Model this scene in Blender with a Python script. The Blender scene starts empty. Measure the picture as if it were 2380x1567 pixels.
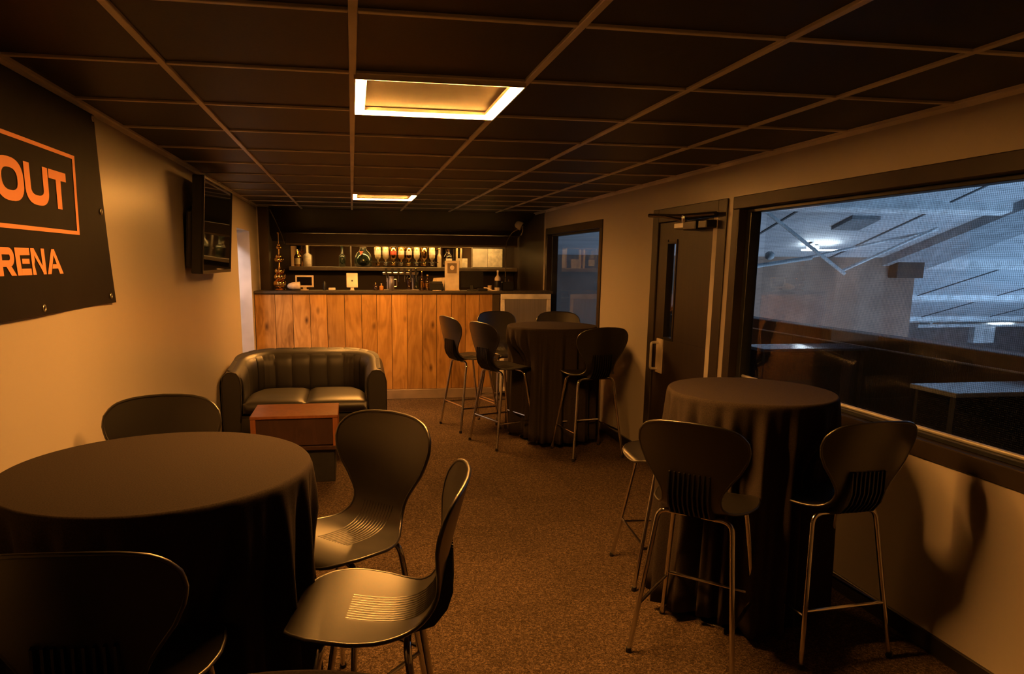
import bpy, math, random
from mathutils import Vector, Matrix
random.seed(7)
scene = bpy.context.scene
C = scene.collection
PI = math.pi

# ------------------------------------------------------------------ camera
W_, H_ = 2380.0, 1567.0
F_PX, CX, CY = 1637.107, 1100.0, 900.5
YAW, PITCH, ROLL = 0.16971116, 0.17609404, -0.00795793
EYE = 1.58
def cam_axes():
    cy, sy = math.cos(YAW), math.sin(YAW); cp, sp = math.cos(PITCH), math.sin(PITCH)
    cr, sr = math.cos(ROLL), math.sin(ROLL)
    f = Vector((sy*cp, cy*cp, -sp)); r = Vector((cy, -sy, 0)); d = f.cross(r)
    return cr*r + sr*d, -sr*r + cr*d, f
r_, d_, f_ = cam_axes()
cam_data = bpy.data.cameras.new('camera')
cam = bpy.data.objects.new('camera', cam_data); C.objects.link(cam)
M = Matrix.Identity(4)
for i in range(3):
    M[i][0] = r_[i]; M[i][1] = -d_[i]; M[i][2] = -f_[i]
M[2][3] = EYE
cam.matrix_world = M
cam_data.sensor_fit = 'HORIZONTAL'; cam_data.sensor_width = 36.0
cam_data.lens = F_PX*36.0/W_
cam_data.shift_x = (W_/2 - CX)/W_
cam_data.shift_y = (CY - H_/2)/W_
cam_data.clip_start = 0.05; cam_data.clip_end = 200
scene.camera = cam

# ------------------------------------------------------------------ world, exposure, large lights
world = bpy.data.worlds.new('world'); scene.world = world
world.use_nodes = True
bg = world.node_tree.nodes['Background']
bg.inputs[0].default_value = (0.30, 0.42, 0.60, 1); bg.inputs[1].default_value = 0.015
vs = scene.view_settings
vs.view_transform = 'Standard'; vs.look = 'None'; vs.gamma = 1.0; vs.use_curve_mapping = False
vs.exposure = 0.0
cyc = scene.cycles
cyc.use_denoising = True
cyc.use_light_tree = False
cyc.max_bounces = 8; cyc.diffuse_bounces = 4; cyc.glossy_bounces = 4; cyc.transmission_bounces = 6
cyc.transparent_max_bounces = 10
cyc.sample_clamp_indirect = 6.0
cyc.caustics_reflective = False; cyc.caustics_refractive = False

LAMP_COL = (1.0, 0.385, 0.068)      # amber light of the two ceiling frames
LAMP_POWER = 430.0
ARENA_COL = (0.40, 0.66, 1.0)
def area_light(name, loc, target, sx, sy, power, col):
    l = bpy.data.lights.new(name, 'AREA'); l.shape = 'RECTANGLE'; l.size = sx; l.size_y = sy
    l.energy = power; l.color = col
    o = bpy.data.objects.new(name, l); C.objects.link(o); o.location = loc
    o.rotation_euler = (Vector(target) - Vector(loc)).to_track_quat('-Z', 'Y').to_euler()
    return o
# added unseen fill lights below the terrace, brightening the arena roof and end wall
area_light('arena_fill_light', (12.9, 7.1, -3.5), (14.3, 12.9, 3.6), 4.3, 2.9, 700, ARENA_COL)
area_light('arena_fill_light', (20.0, 12.9, -3.7), (18.6, 18.6, 2.2), 4.3, 2.9, 850, ARENA_COL)
area_light('arena_fill_light', (9.3, 11.7, -3.0), (9.5, 14.6, -0.4), 2.9, 1.4, 70, (0.90, 0.82, 0.86))
# daylight-white tube in the side passage behind the doorway of the left wall
area_light('passage_tube_light', (-1.62, 7.2, 2.1), (-1.62, 7.4, 0.0), 0.1, 0.8, 22.0, (1.0, 0.84, 0.80))

# ------------------------------------------------------------------ room constants
XL, XR = -1.07, 2.33
ZC = EYE + 0.6212283          # ceiling plane
GX0, GY0, G = -1.18351, 3.13405, 0.6
YB = -1.66                    # wall behind the camera
YS = 9.0                      # ceiling ends, raked soffit begins
YE = 10.2                     # back wall of the bar

# ------------------------------------------------------------------ materials
def mat(name, col, rough=0.6, metal=0.0, noise=None, bump=None, spec=0.5, coat=0.0, sheen=0.0,
        col2=None, nscale=(1, 1, 1), emit=None, estr=0.0, rand=0.0, detail=2.0, rnoise=0.0, crough=0.03):
    m = bpy.data.materials.new(name); m.use_nodes = True
    nt = m.node_tree; n = nt.nodes; L = nt.links
    b = n['Principled BSDF']
    b.inputs['Base Color'].default_value = (*col, 1)
    b.inputs['Roughness'].default_value = rough
    b.inputs['Metallic'].default_value = metal
    b.inputs['Specular IOR Level'].default_value = spec
    b.inputs['Coat Weight'].default_value = coat
    b.inputs['Coat Roughness'].default_value = crough
    b.inputs['Sheen Weight'].default_value = sheen
    if emit:
        b.inputs['Emission Color'].default_value = (*emit, 1)
        b.inputs['Emission Strength'].default_value = estr
    tc = n.new('ShaderNodeTexCoord'); mp = n.new('ShaderNodeMapping')
    mp.inputs['Scale'].default_value = nscale
    L.new(tc.outputs['Object'], mp.inputs['Vector'])
    vec = mp.outputs['Vector']
    if rand:
        oi = n.new('ShaderNodeObjectInfo'); ad = n.new('ShaderNodeVectorMath'); ad.operation = 'ADD'
        ml = n.new('ShaderNodeMath'); ml.operation = 'MULTIPLY'; ml.inputs[1].default_value = 37.0
        L.new(oi.outputs['Random'], ml.inputs[0]); L.new(vec, ad.inputs[0]); L.new(ml.outputs[0], ad.inputs[1])
        vec = ad.outputs[0]
    if noise:
        nz = n.new('ShaderNodeTexNoise'); nz.inputs['Scale'].default_value = noise
        nz.inputs['Detail'].default_value = detail
        L.new(vec, nz.inputs['Vector'])
        rp = n.new('ShaderNodeValToRGB')
        c2 = col2 or tuple(min(1, c*0.72) for c in col)
        rp.color_ramp.elements[0].position = 0.35; rp.color_ramp.elements[1].position = 0.65
        rp.color_ramp.elements[0].color = (*c2, 1); rp.color_ramp.elements[1].color = (*col, 1)
        L.new(nz.outputs['Fac'], rp.inputs['Fac'])
        if rand:
            hs = n.new('ShaderNodeHueSaturation'); mr = n.new('ShaderNodeMapRange')
            mr.inputs['To Min'].default_value = 1-rand; mr.inputs['To Max'].default_value = 1+rand
            L.new(oi.outputs['Random'], mr.inputs['Value']); L.new(mr.outputs[0], hs.inputs['Value'])
            L.new(rp.outputs['Color'], hs.inputs['Color']); L.new(hs.outputs['Color'], b.inputs['Base Color'])
        else:
            L.new(rp.outputs['Color'], b.inputs['Base Color'])
        if rnoise:
            mr2 = n.new('ShaderNodeMapRange'); mr2.inputs['To Min'].default_value = max(0.02, rough-rnoise)
            mr2.inputs['To Max'].default_value = min(1, rough+rnoise)
            L.new(nz.outputs['Fac'], mr2.inputs['Value']); L.new(mr2.outputs[0], b.inputs['Roughness'])
    if bump:
        nb = n.new('ShaderNodeTexNoise'); nb.inputs['Scale'].default_value = bump[0]; nb.inputs['Detail'].default_value = 2
        L.new(vec, nb.inputs['Vector'])
        bp = n.new('ShaderNodeBump'); bp.inputs['Strength'].default_value = bump[1]
        bp.inputs['Distance'].default_value = bump[2] if len(bump) > 2 else 0.005
        L.new(nb.outputs['Fac'], bp.inputs['Height']); L.new(bp.outputs['Normal'], b.inputs['Normal'])
    return m

def emis(name, col, s):
    m = bpy.data.materials.new(name); m.use_nodes = True
    nt = m.node_tree; nt.nodes.remove(nt.nodes['Principled BSDF'])
    e = nt.nodes.new('ShaderNodeEmission'); e.inputs[0].default_value = (*col, 1); e.inputs[1].default_value = s
    nt.links.new(e.outputs[0], nt.nodes['Material Output'].inputs[0])
    return m

def glass_pane(name, tint=(0.9, 0.93, 0.95), refl=1.0):
    m = bpy.data.materials.new(name); m.use_nodes = True
    nt = m.node_tree; n = nt.nodes; L = nt.links
    n.remove(n['Principled BSDF'])
    t = n.new('ShaderNodeBsdfTransparent'); t.inputs[0].default_value = (*tint, 1)
    g = n.new('ShaderNodeBsdfGlossy'); g.inputs['Roughness'].default_value = 0.01
    g.inputs[0].default_value = (refl, refl, refl, 1)
    fr = n.new('ShaderNodeFresnel'); fr.inputs[0].default_value = 1.5
    mx = n.new('ShaderNodeMixShader')
    ge = n.new('ShaderNodeNewGeometry'); ma = n.new('ShaderNodeMath'); ma.operation = 'MULTIPLY'; iv = n.new('ShaderNodeMath'); iv.operation = 'SUBTRACT'
    iv.inputs[0].default_value = 1.0; L.new(ge.outputs['Backfacing'], iv.inputs[1]); L.new(fr.outputs[0], ma.inputs[0]); L.new(iv.outputs[0], ma.inputs[1])
    L.new(ma.outputs[0], mx.inputs[0]); L.new(t.outputs[0], mx.inputs[1]); L.new(g.outputs[0], mx.inputs[2])
    L.new(mx.outputs[0], n['Material Output'].inputs[0])
    return m

def wood_mat(name, dark, mid, light, rand=0.12, rough=0.45, knots=True, scale=1.0):
    m = bpy.data.materials.new(name); m.use_nodes = True
    nt = m.node_tree; n = nt.nodes; L = nt.links; b = n['Principled BSDF']
    b.inputs['Roughness'].default_value = rough
    tc = n.new('ShaderNodeTexCoord'); oi = n.new('ShaderNodeObjectInfo')
    ml = n.new('ShaderNodeMath'); ml.operation = 'MULTIPLY'; ml.inputs[1].default_value = 53.0
    ad = n.new('ShaderNodeVectorMath'); ad.operation = 'ADD'
    L.new(oi.outputs['Random'], ml.inputs[0]); L.new(tc.outputs['Object'], ad.inputs[0]); L.new(ml.outputs[0], ad.inputs[1])
    mp = n.new('ShaderNodeMapping'); mp.inputs['Scale'].default_value = (7*scale, 7*scale, 1.6*scale)
    L.new(ad.outputs[0], mp.inputs['Vector'])
    n1 = n.new('ShaderNodeTexNoise'); n1.inputs['Scale'].default_value = 1.2; n1.inputs['Detail'].default_value = 2
    n1.inputs['Distortion'].default_value = 1.2
    L.new(mp.outputs[0], n1.inputs['Vector'])
    wv = n.new('ShaderNodeMath'); wv.operation = 'MULTIPLY'; wv.inputs[1].default_value = 20.0
    L.new(n1.outputs['Fac'], wv.inputs[0])
    sn = n.new('ShaderNodeMath'); sn.operation = 'SINE'; L.new(wv.outputs[0], sn.inputs[0])
    mr = n.new('ShaderNodeMapRange'); mr.inputs['From Min'].default_value = -1; mr.inputs['From Max'].default_value = 1
    L.new(sn.outputs[0], mr.inputs['Value'])
    mp2 = n.new('ShaderNodeMapping'); mp2.inputs['Scale'].default_value = (38*scale, 38*scale, 4.0*scale)
    L.new(ad.outputs[0], mp2.inputs['Vector'])
    n2 = n.new('ShaderNodeTexNoise'); n2.inputs['Scale'].default_value = 1.0; n2.inputs['Detail'].default_value = 6
    L.new(mp2.outputs[0], n2.inputs['Vector'])
    n3 = n.new('ShaderNodeTexNoise'); n3.inputs['Scale'].default_value = 2.6*scale; n3.inputs['Detail'].default_value = 3
    L.new(ad.outputs[0], n3.inputs['Vector'])
    mx = n.new('ShaderNodeMix'); mx.data_type = 'FLOAT'; mx.inputs[0].default_value = 0.62
    L.new(mr.outputs[0], mx.inputs[2]); L.new(n2.outputs['Fac'], mx.inputs[3])
    mx2 = n.new('ShaderNodeMix'); mx2.data_type = 'FLOAT'; mx2.inputs[0].default_value = 0.55
    L.new(mx.outputs[0], mx2.inputs[2]); L.new(n3.outputs['Fac'], mx2.inputs[3])
    rp = n.new('ShaderNodeValToRGB'); e = rp.color_ramp.elements
    e[0].position = 0.24; e[0].color = (*dark, 1); e[1].position = 0.72; e[1].color = (*light, 1)
    k = e.new(0.46); k.color = (*mid, 1)
    L.new(mx2.outputs[0], rp.inputs['Fac'])
    hs = n.new('ShaderNodeHueSaturation'); mr3 = n.new('ShaderNodeMapRange')
    mr3.inputs['To Min'].default_value = 1-rand; mr3.inputs['To Max'].default_value = 1+rand
    L.new(oi.outputs['Random'], mr3.inputs['Value']); L.new(mr3.outputs[0], hs.inputs['Value'])
    L.new(rp.outputs['Color'], hs.inputs['Color'])
    out = hs.outputs['Color']
    if knots:
        mp4 = n.new('ShaderNodeMapping'); mp4.inputs['Scale'].default_value = (5.5, 5.5, 2.6)
        L.new(ad.outputs[0], mp4.inputs['Vector'])
        vo = n.new('ShaderNodeTexVoronoi'); vo.inputs['Scale'].default_value = 1.0
        L.new(mp4.outputs[0], vo.inputs['Vector'])
        mr5 = n.new('ShaderNodeMapRange'); mr5.inputs['From Min'].default_value = 0.03; mr5.inputs['From Max'].default_value = 0.16
        L.new(vo.outputs['Distance'], mr5.inputs['Value'])
        mk = n.new('ShaderNodeMix'); mk.data_type = 'RGBA'
        mk.inputs[6].default_value = (dark[0]*0.35, dark[1]*0.3, dark[2]*0.3, 1)
        L.new(mr5.outputs[0], mk.inputs[0]); L.new(out, mk.inputs[7]); out = mk.outputs[2]
    L.new(out, b.inputs['Base Color'])
    return m

MT = {}
MT['wall'] = mat('painted_wall', (0.45, 0.412, 0.368), 0.33, noise=1.3, col2=(0.405, 0.37, 0.33), bump=(7, 0.10, 0.006), nscale=(1, 1, 0.18), rnoise=0.08, spec=0.7)
MT['dark_wall'] = mat('dark_painted_wall', (0.050, 0.034, 0.023), 0.50, noise=2.0, bump=(8, 0.08, 0.004), spec=0.35)
MT['tile'] = mat('charcoal_ceiling_tile', (0.022, 0.018, 0.016), 0.50, noise=120, col2=(0.017, 0.014, 0.0125), bump=(160, 0.15, 0.002), rand=0.10, spec=0.35)
MT['tbar'] = mat('ceiling_grid_metal', (0.86, 0.80, 0.70), 0.35, noise=3)
MT['white_trim'] = mat('pale_trim_paint', (0.60, 0.56, 0.52), 0.5, noise=4)
MT['black_paint'] = mat('black_gloss_paint', (0.020, 0.018, 0.017), 0.35, noise=5, bump=(30, 0.05))
MT['door'] = mat('dark_brown_door_veneer', (0.024, 0.0145, 0.009), 0.45, noise=5, col2=(0.017, 0.010, 0.0065), nscale=(8, 8, 0.6))
MT['frame_brown'] = mat('dark_window_frame', (0.026, 0.019, 0.014), 0.42, noise=6)
MT['alu_dark'] = mat('dark_aluminium', (0.045, 0.050, 0.056), 0.35, metal=0.6, noise=8)
MT['alu'] = mat('aluminium', (0.78, 0.76, 0.73), 0.36, metal=0.6, noise=8)
MT['chrome'] = mat('chrome', (0.72, 0.70, 0.68), 0.13, metal=1.0, noise=12, col2=(0.66, 0.64, 0.62))
MT['steel'] = mat('brushed_steel', (0.80, 0.76, 0.73), 0.42, metal=1.0, noise=60, col2=(0.72, 0.69, 0.66), nscale=(1, 1, 0.03))
_b = MT['steel'].node_tree.nodes['Principled BSDF']; _b.inputs['Anisotropic'].default_value = 0.85
_t = MT['steel'].node_tree.nodes.new('ShaderNodeTangent'); _t.direction_type = 'RADIAL'; _t.axis = 'Z'
MT['steel'].node_tree.links.new(_t.outputs[0], _b.inputs['Tangent'])
MT['shell'] = mat('black_moulded_plastic', (0.007, 0.0063, 0.0057), 0.37, noise=40, col2=(0.0065, 0.006, 0.0055), bump=(220, 0.06, 0.001), spec=0.9, coat=0.45, crough=0.33)
MT['shell_rib'] = mat('black_ribbed_plastic', (0.008, 0.0075, 0.007), 0.38, noise=40)
MT['rubber'] = mat('black_rubber', (0.012, 0.012, 0.012), 0.7, noise=30)
MT['cloth'] = mat('dark_table_cloth', (0.042, 0.033, 0.029), 0.95, noise=260, col2=(0.026, 0.020, 0.018), bump=(420, 0.25, 0.0012), spec=0.15)
MT['leather'] = mat('black_leather', (0.006, 0.005, 0.0045), 0.46, noise=60, col2=(0.006, 0.005, 0.0045), bump=(140, 0.10, 0.001), spec=0.9, coat=0.45, crough=0.42)
MT['top_wood'] = wood_mat('stained_table_wood', (0.16, 0.055, 0.022), (0.22, 0.08, 0.032), (0.28, 0.11, 0.045), knots=False, rough=0.35)
MT['dark_wood'] = wood_mat('very_dark_wood', (0.030, 0.014, 0.010), (0.040, 0.019, 0.013), (0.055, 0.026, 0.017), knots=False, rough=0.45)
MT['plank'] = wood_mat('knotty_pine_plank', (0.17, 0.086, 0.022), (0.34, 0.185, 0.054), (0.48, 0.285, 0.098), rand=0.20)
MT['kick'] = mat('taupe_kickboard', (0.26, 0.20, 0.155), 0.5, noise=5)
MT['worktop'] = mat('charcoal_worktop', (0.055, 0.048, 0.042), 0.32, noise=30)
MT['banner'] = mat('black_vinyl_banner', (0.010, 0.008, 0.008), 0.50, noise=5, col2=(0.008, 0.0068, 0.007), bump=(3.5, 0.10, 0.02), spec=0.10)
MT['print'] = mat('orange_banner_print', (0.86, 0.36, 0.17), 0.55, noise=8, col2=(0.82, 0.34, 0.16))
MT['eyelet'] = mat('brass_eyelet', (0.75, 0.68, 0.55), 0.3, metal=1.0, noise=10)
MT['tv_black'] = mat('tv_black_plastic', (0.012, 0.012, 0.012), 0.35, noise=20)
MT['screen'] = mat('dark_glass_screen', (0.006, 0.006, 0.007), 0.035, noise=3, spec=0.8)
MT['mirror'] = mat('bronze_mirror', (0.62, 0.55, 0.44), 0.03, metal=1.0, noise=2, col2=(0.58, 0.51, 0.40))
MT['gold'] = mat('gold_glass', (0.95, 0.62, 0.20), 0.14, metal=1.0, noise=9, col2=(0.80, 0.48, 0.14))
MT['amber'] = mat('amber_bottle_glass', (0.46, 0.22, 0.045), 0.10, noise=6, spec=0.8, coat=0.6)
MT['clear'] = mat('pale_bottle_glass', (0.66, 0.52, 0.30), 0.08, noise=6, spec=0.8, coat=0.7)
MT['green_glass'] = mat('dark_green_glass', (0.020, 0.028, 0.016), 0.10, noise=6, spec=0.8, coat=0.6)
MT['brown_glass'] = mat('dark_brown_glass', (0.030, 0.014, 0.006), 0.10, noise=6, spec=0.8, coat=0.6)
MT['cream'] = mat('cream_plastic', (0.66, 0.58, 0.48), 0.45, noise=8)
MT['white_plastic'] = mat('white_plastic', (0.74, 0.71, 0.67), 0.4, noise=8)
MT['paper'] = mat('cream_paper', (0.74, 0.64, 0.50), 0.8, noise=20)
MT['red'] = mat('red_label', (0.62, 0.09, 0.05), 0.5, noise=10)
MT['olive'] = mat('olive_cabinet', (0.060, 0.046, 0.026), 0.4, noise=4)
MT['shelf'] = mat('taupe_shelf', (0.22, 0.165, 0.11), 0.5, noise=5)
MT['arena_roof'] = mat('pale_roof_lining', (0.56, 0.58, 0.61), 0.65, noise=3.0, col2=(0.44, 0.47, 0.50), nscale=(0.25, 1.6, 1))
MT['arena_white'] = mat('white_painted_steel', (0.86, 0.87, 0.88), 0.5, noise=4)
MT['arena_grey'] = mat('grey_painted_steel', (0.24, 0.27, 0.29), 0.55, noise=4)
MT['girder_grey'] = mat('blue_grey_girder', (0.36, 0.39, 0.42), 0.6, noise=4)
MT['seam'] = mat('dark_roof_joint', (0.10, 0.11, 0.12), 0.8, noise=6)
MT['arena_wall'] = mat('taupe_arena_wall', (0.27, 0.19, 0.15), 0.7, noise=2.0)
MT['arena_dark'] = mat('charcoal_arena_wall', (0.055, 0.050, 0.046), 0.6, noise=3)
MT['terrace'] = mat('dark_terrace_floor', (0.030, 0.027, 0.025), 0.6, noise=10)
MT['parapet'] = mat('dark_parapet_board', (0.085, 0.055, 0.035), 0.42, noise=6)
MT['counter_white'] = mat('pale_laminate', (0.50, 0.52, 0.56), 0.14, noise=6)
MT['net'] = mat('black_safety_net', (0.02, 0.02, 0.022), 0.7, noise=9)
MT['glass'] = glass_pane('window_glass')
MT['led'] = emis('amber_led_strip', LAMP_COL, LAMP_POWER)
MT['panel'] = mat('lamp_back_panel', (0.10, 0.08, 0.055), 0.6, noise=6)
MT['cool_lamp'] = emis('cool_white_lamp', (0.85, 0.95, 1.0), 18.0)
MT['bar_led'] = emis('warm_bar_led', (1.0, 0.56, 0.15), 95.0)

def carpet_mat():
    m = bpy.data.materials.new('brown_loop_carpet'); m.use_nodes = True
    nt = m.node_tree; n = nt.nodes; L = nt.links; b = n['Principled BSDF']
    b.inputs['Roughness'].default_value = 0.95; b.inputs['Specular IOR Level'].default_value = 0.1
    tc = n.new('ShaderNodeTexCoord')
    a = n.new('ShaderNodeTexNoise'); a.inputs['Scale'].default_value = 95; a.inputs['Detail'].default_value = 5
    a.inputs['Distortion'].default_value = 1.5
    c = n.new('ShaderNodeTexNoise'); c.inputs['Scale'].default_value = 1.6; c.inputs['Detail'].default_value = 3
    L.new(tc.outputs['Object'], a.inputs['Vector']); L.new(tc.outputs['Object'], c.inputs['Vector'])
    rp = n.new('ShaderNodeValToRGB'); e = rp.color_ramp.elements
    e[0].position = 0.36; e[0].color = (0.029, 0.020, 0.013, 1); e[1].position = 0.66; e[1].color = (0.175, 0.125, 0.082, 1)
    k = e.new(0.50); k.color = (0.067, 0.046, 0.030, 1)
    L.new(a.outputs['Fac'], rp.inputs['Fac'])
    br = n.new('ShaderNodeTexChecker'); br.inputs['Scale'].default_value = 2.0
    br.inputs[1].default_value = (1, 1, 1, 1); br.inputs[2].default_value = (0.90, 0.90, 0.90, 1)
    L.new(tc.outputs['Object'], br.inputs['Vector'])
    mr = n.new('ShaderNodeMapRange'); mr.inputs['To Min'].default_value = 0.75; mr.inputs['To Max'].default_value = 1.2
    L.new(c.outputs['Fac'], mr.inputs['Value'])
    m1 = n.new('ShaderNodeMix'); m1.data_type = 'RGBA'; m1.blend_type = 'MULTIPLY'; m1.inputs[0].default_value = 1
    L.new(rp.outputs[0], m1.inputs[6]); L.new(br.outputs[0], m1.inputs[7])
    hs = n.new('ShaderNodeHueSaturation'); L.new(mr.outputs[0], hs.inputs['Value']); L.new(m1.outputs[2], hs.inputs['Color'])
    L.new(hs.outputs[0], b.inputs['Base Color'])
    bp = n.new('ShaderNodeBump'); bp.inputs['Strength'].default_value = 0.8; bp.inputs['Distance'].default_value = 0.006
    L.new(a.outputs['Fac'], bp.inputs['Height']); L.new(bp.outputs[0], b.inputs['Normal'])
    return m
MT['carpet'] = carpet_mat()

# ------------------------------------------------------------------ mesh helpers
class MB:
    def __init__(s): s.v = []; s.f = []
    def box(s, x0, x1, y0, y1, z0, z1, m=None):
        k = len(s.v)
        p = [(x0,y0,z0),(x1,y0,z0),(x1,y1,z0),(x0,y1,z0),(x0,y0,z1),(x1,y0,z1),(x1,y1,z1),(x0,y1,z1)]
        if m is not None: p = [tuple(m @ Vector(q)) for q in p]
        s.v += p
        s.f += [tuple(k+i for i in q) for q in ((0,3,2,1),(4,5,6,7),(0,1,5,4),(1,2,6,5),(2,3,7,6),(3,0,4,7))]
        return s
    def cbox(s, x0, x1, y0, y1, z0, z1, c=0.004, m=None):
        k = len(s.v); P = []
        ix = {}
        X = (x0, x1); Y = (y0, y1); Z = (z0, z1); sg = (1, -1)
        for a in (0, 1):
            for b in (0, 1):
                for d in (0, 1):
                    for ax in range(3):
                        q = [X[a] + sg[a]*c, Y[b] + sg[b]*c, Z[d] + sg[d]*c]
                        q[ax] = (X[a], Y[b], Z[d])[ax]
                        ix[(a, b, d, ax)] = k + len(P); P.append(tuple(q))
        if m is not None: P = [tuple(m @ Vector(q)) for q in P]
        s.v += P
        F = []
        for a in (0, 1):
            q = [ix[(a,0,0,0)], ix[(a,1,0,0)], ix[(a,1,1,0)], ix[(a,0,1,0)]]; F.append(q if a else q[::-1])
            q = [ix[(0,a,0,1)], ix[(0,a,1,1)], ix[(1,a,1,1)], ix[(1,a,0,1)]]; F.append(q if a else q[::-1])
            q = [ix[(0,0,a,2)], ix[(1,0,a,2)], ix[(1,1,a,2)], ix[(0,1,a,2)]]; F.append(q if a else q[::-1])
        for a in (0, 1):
            for b in (0, 1):
                F.append([ix[(a,b,0,0)], ix[(a,b,1,0)], ix[(a,b,1,1)], ix[(a,b,0,1)]])
                F.append([ix[(a,0,b,0)], ix[(a,1,b,0)], ix[(a,1,b,2)], ix[(a,0,b,2)]])
                F.append([ix[(0,a,b,1)], ix[(1,a,b,1)], ix[(1,a,b,2)], ix[(0,a,b,2)]])
                for d in (0, 1): F.append([ix[(a,b,d,0)], ix[(a,b,d,1)], ix[(a,b,d,2)]])
        ce = Vector(((x0+x1)/2, (y0+y1)/2, (z0+z1)/2))
        if m is not None: ce = m @ ce
        for q in F:
            pts = [Vector(s.v[i]) for i in q]
            nn = (pts[1]-pts[0]).cross(pts[2]-pts[0]); mid = sum(pts, Vector())/len(pts)
            s.f.append(tuple(q) if nn.dot(mid-ce) > 0 else tuple(q[::-1]))
        return s
    def tube(s, path, r, n=10, cap=True, closed=False):
        P = [Vector(p) for p in path]; N = len(P); k = len(s.v)
        rr = r if isinstance(r, (list, tuple)) else [r]*N
        up = None
        for i in range(N):
            if closed: t = (P[(i+1) % N]-P[i-1])
            else: t = P[min(i+1, N-1)]-P[max(i-1, 0)]
            t = t.normalized() if t.length > 1e-9 else Vector((0, 0, 1))
            if up is None:
                a = Vector((0, 0, 1)) if abs(t.z) < 0.9 else Vector((1, 0, 0))
                up = (a - t*a.dot(t)).normalized()
            else:
                up = up - t*up.dot(t)
                up = up.normalized() if up.length > 1e-6 else Vector((1, 0, 0))
            sd = t.cross(up)
            for j in range(n):
                an = 2*PI*j/n
                s.v.append(tuple(P[i] + (up*math.cos(an) + sd*math.sin(an))*rr[i]))
        for i in range(N if closed else N-1):
            i2 = (i+1) % N
            for j in range(n):
                j2 = (j+1) % n
                s.f.append((k+i*n+j, k+i*n+j2, k+i2*n+j2, k+i2*n+j))
        if cap and not closed:
            s.f.append(tuple(k+j for j in range(n))[::-1]); s.f.append(tuple(k+(N-1)*n+j for j in range(n)))
        return s
    def lathe(s, prof, n=20, c=(0, 0, 0), m=None):
        k = len(s.v)
        for r, z in prof:
            for j in range(n):
                a = 2*PI*j/n
                p = Vector((c[0]+r*math.cos(a), c[1]+r*math.sin(a), c[2]+z))
                s.v.append(tuple(m @ p) if m is not None else tuple(p))
        for i in range(len(prof)-1):
            for j in range(n):
                j2 = (j+1) % n
                s.f.append((k+i*n+j, k+i*n+j2, k+(i+1)*n+j2, k+(i+1)*n+j))
        s.f.append(tuple(k+j for j in range(n))[::-1])
        s.f.append(tuple(k+(len(prof)-1)*n+j for j in range(n)))
        return s
    def poly(s, pts, off):
        """extruded polygon: pts ordered 3D points, off a 3D vector"""
        k = len(s.v); n = len(pts); o = Vector(off)
        s.v += [tuple(p) for p in pts] + [tuple(Vector(p)+o) for p in pts]
        s.f.append(tuple(range(k, k+n))[::-1]); s.f.append(tuple(range(k+n, k+2*n)))
        for i in range(n):
            j = (i+1) % n; s.f.append((k+i, k+j, k+n+j, k+n+i))
        return s
    def build(s, name, m, parent=None, smooth=False, loc=None, auto=None):
        me = bpy.data.meshes.new(name); me.from_pydata(s.v, [], s.f); me.update()
        import bmesh
        b = bmesh.new(); b.from_mesh(me); bmesh.ops.recalc_face_normals(b, faces=b.faces)
        b.to_mesh(me); b.free()
        if smooth:
            me.polygons.foreach_set('use_smooth', [True]*len(me.polygons))
            if auto: me.set_sharp_from_angle(angle=math.radians(auto))
        o = bpy.data.objects.new(name, me); C.objects.link(o)
        me.materials.append(MT[m] if isinstance(m, str) else m)
        if parent is not None: o.parent = parent
        if loc is not None: o.location = loc
        return o

def tag(o, label, cat, group=None):
    o['label'] = label; o['category'] = cat
    if group: o['group'] = group
    return o
def thing(name, label, cat, loc=(0, 0, 0), rz=0.0, group=None):
    o = bpy.data.objects.new(name, None); C.objects.link(o)
    o.empty_display_size = 0.1; o.location = loc; o.rotation_euler = (0, 0, rz)
    return tag(o, label, cat, group)
def struct(o): o['kind'] = 'structure'; return o
def stuff(o): o['kind'] = 'stuff'; return o
def dup(o, parent=None):
    c = o.copy(); C.objects.link(c); c.parent = parent
    for ch in list(o.children): dup(ch, c)
    return c
def share(o, name, parent, loc=None, rot=None, scale=None):
    c = bpy.data.objects.new(name, o.data); C.objects.link(c); c.parent = parent
    if loc is not None: c.location = loc
    if rot is not None: c.rotation_euler = rot
    if scale is not None: c.scale = scale
    return c
def fillet(pts, r, n=6):
    P = [Vector(p) for p in pts]; out = [P[0]]
    for i in range(1, len(P)-1):
        a = (P[i-1]-P[i]); b = (P[i+1]-P[i]); la, lb = a.length, b.length
        k = min(r, la*0.49, lb*0.49); A = P[i]+a.normalized()*k; B = P[i]+b.normalized()*k
        for j in range(n+1):
            t = j/n; out.append((1-t)**2*A + 2*t*(1-t)*P[i] + t*t*B)
    out.append(P[-1]); return out
def lerp_tab(tab, x):
    if x <= tab[0][0]: return tab[0][1]
    for (a, b), (c, d) in zip(tab, tab[1:]):
        if x <= c: return b + (d-b)*(x-a)/(c-a)
    return tab[-1][1]
def smooth_tab(tab, x):
    n = len(tab)
    if x <= tab[0][0]: return tab[0][1]
    if x >= tab[-1][0]: return tab[-1][1]
    for i in range(n-1):
        if x <= tab[i+1][0]:
            x0, y0 = tab[i]; x1, y1 = tab[i+1]; t = (x-x0)/(x1-x0)
            m0 = (y1 - tab[i-1][1])/(x1-tab[i-1][0]) if i > 0 else (y1-y0)/(x1-x0)
            m1 = (tab[i+2][1]-y0)/(tab[i+2][0]-x0) if i < n-2 else (y1-y0)/(x1-x0)
            h = x1-x0
            return (2*t**3-3*t*t+1)*y0 + (t**3-2*t*t+t)*h*m0 + (-2*t**3+3*t*t)*y1 + (t**3-t*t)*h*m1

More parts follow.
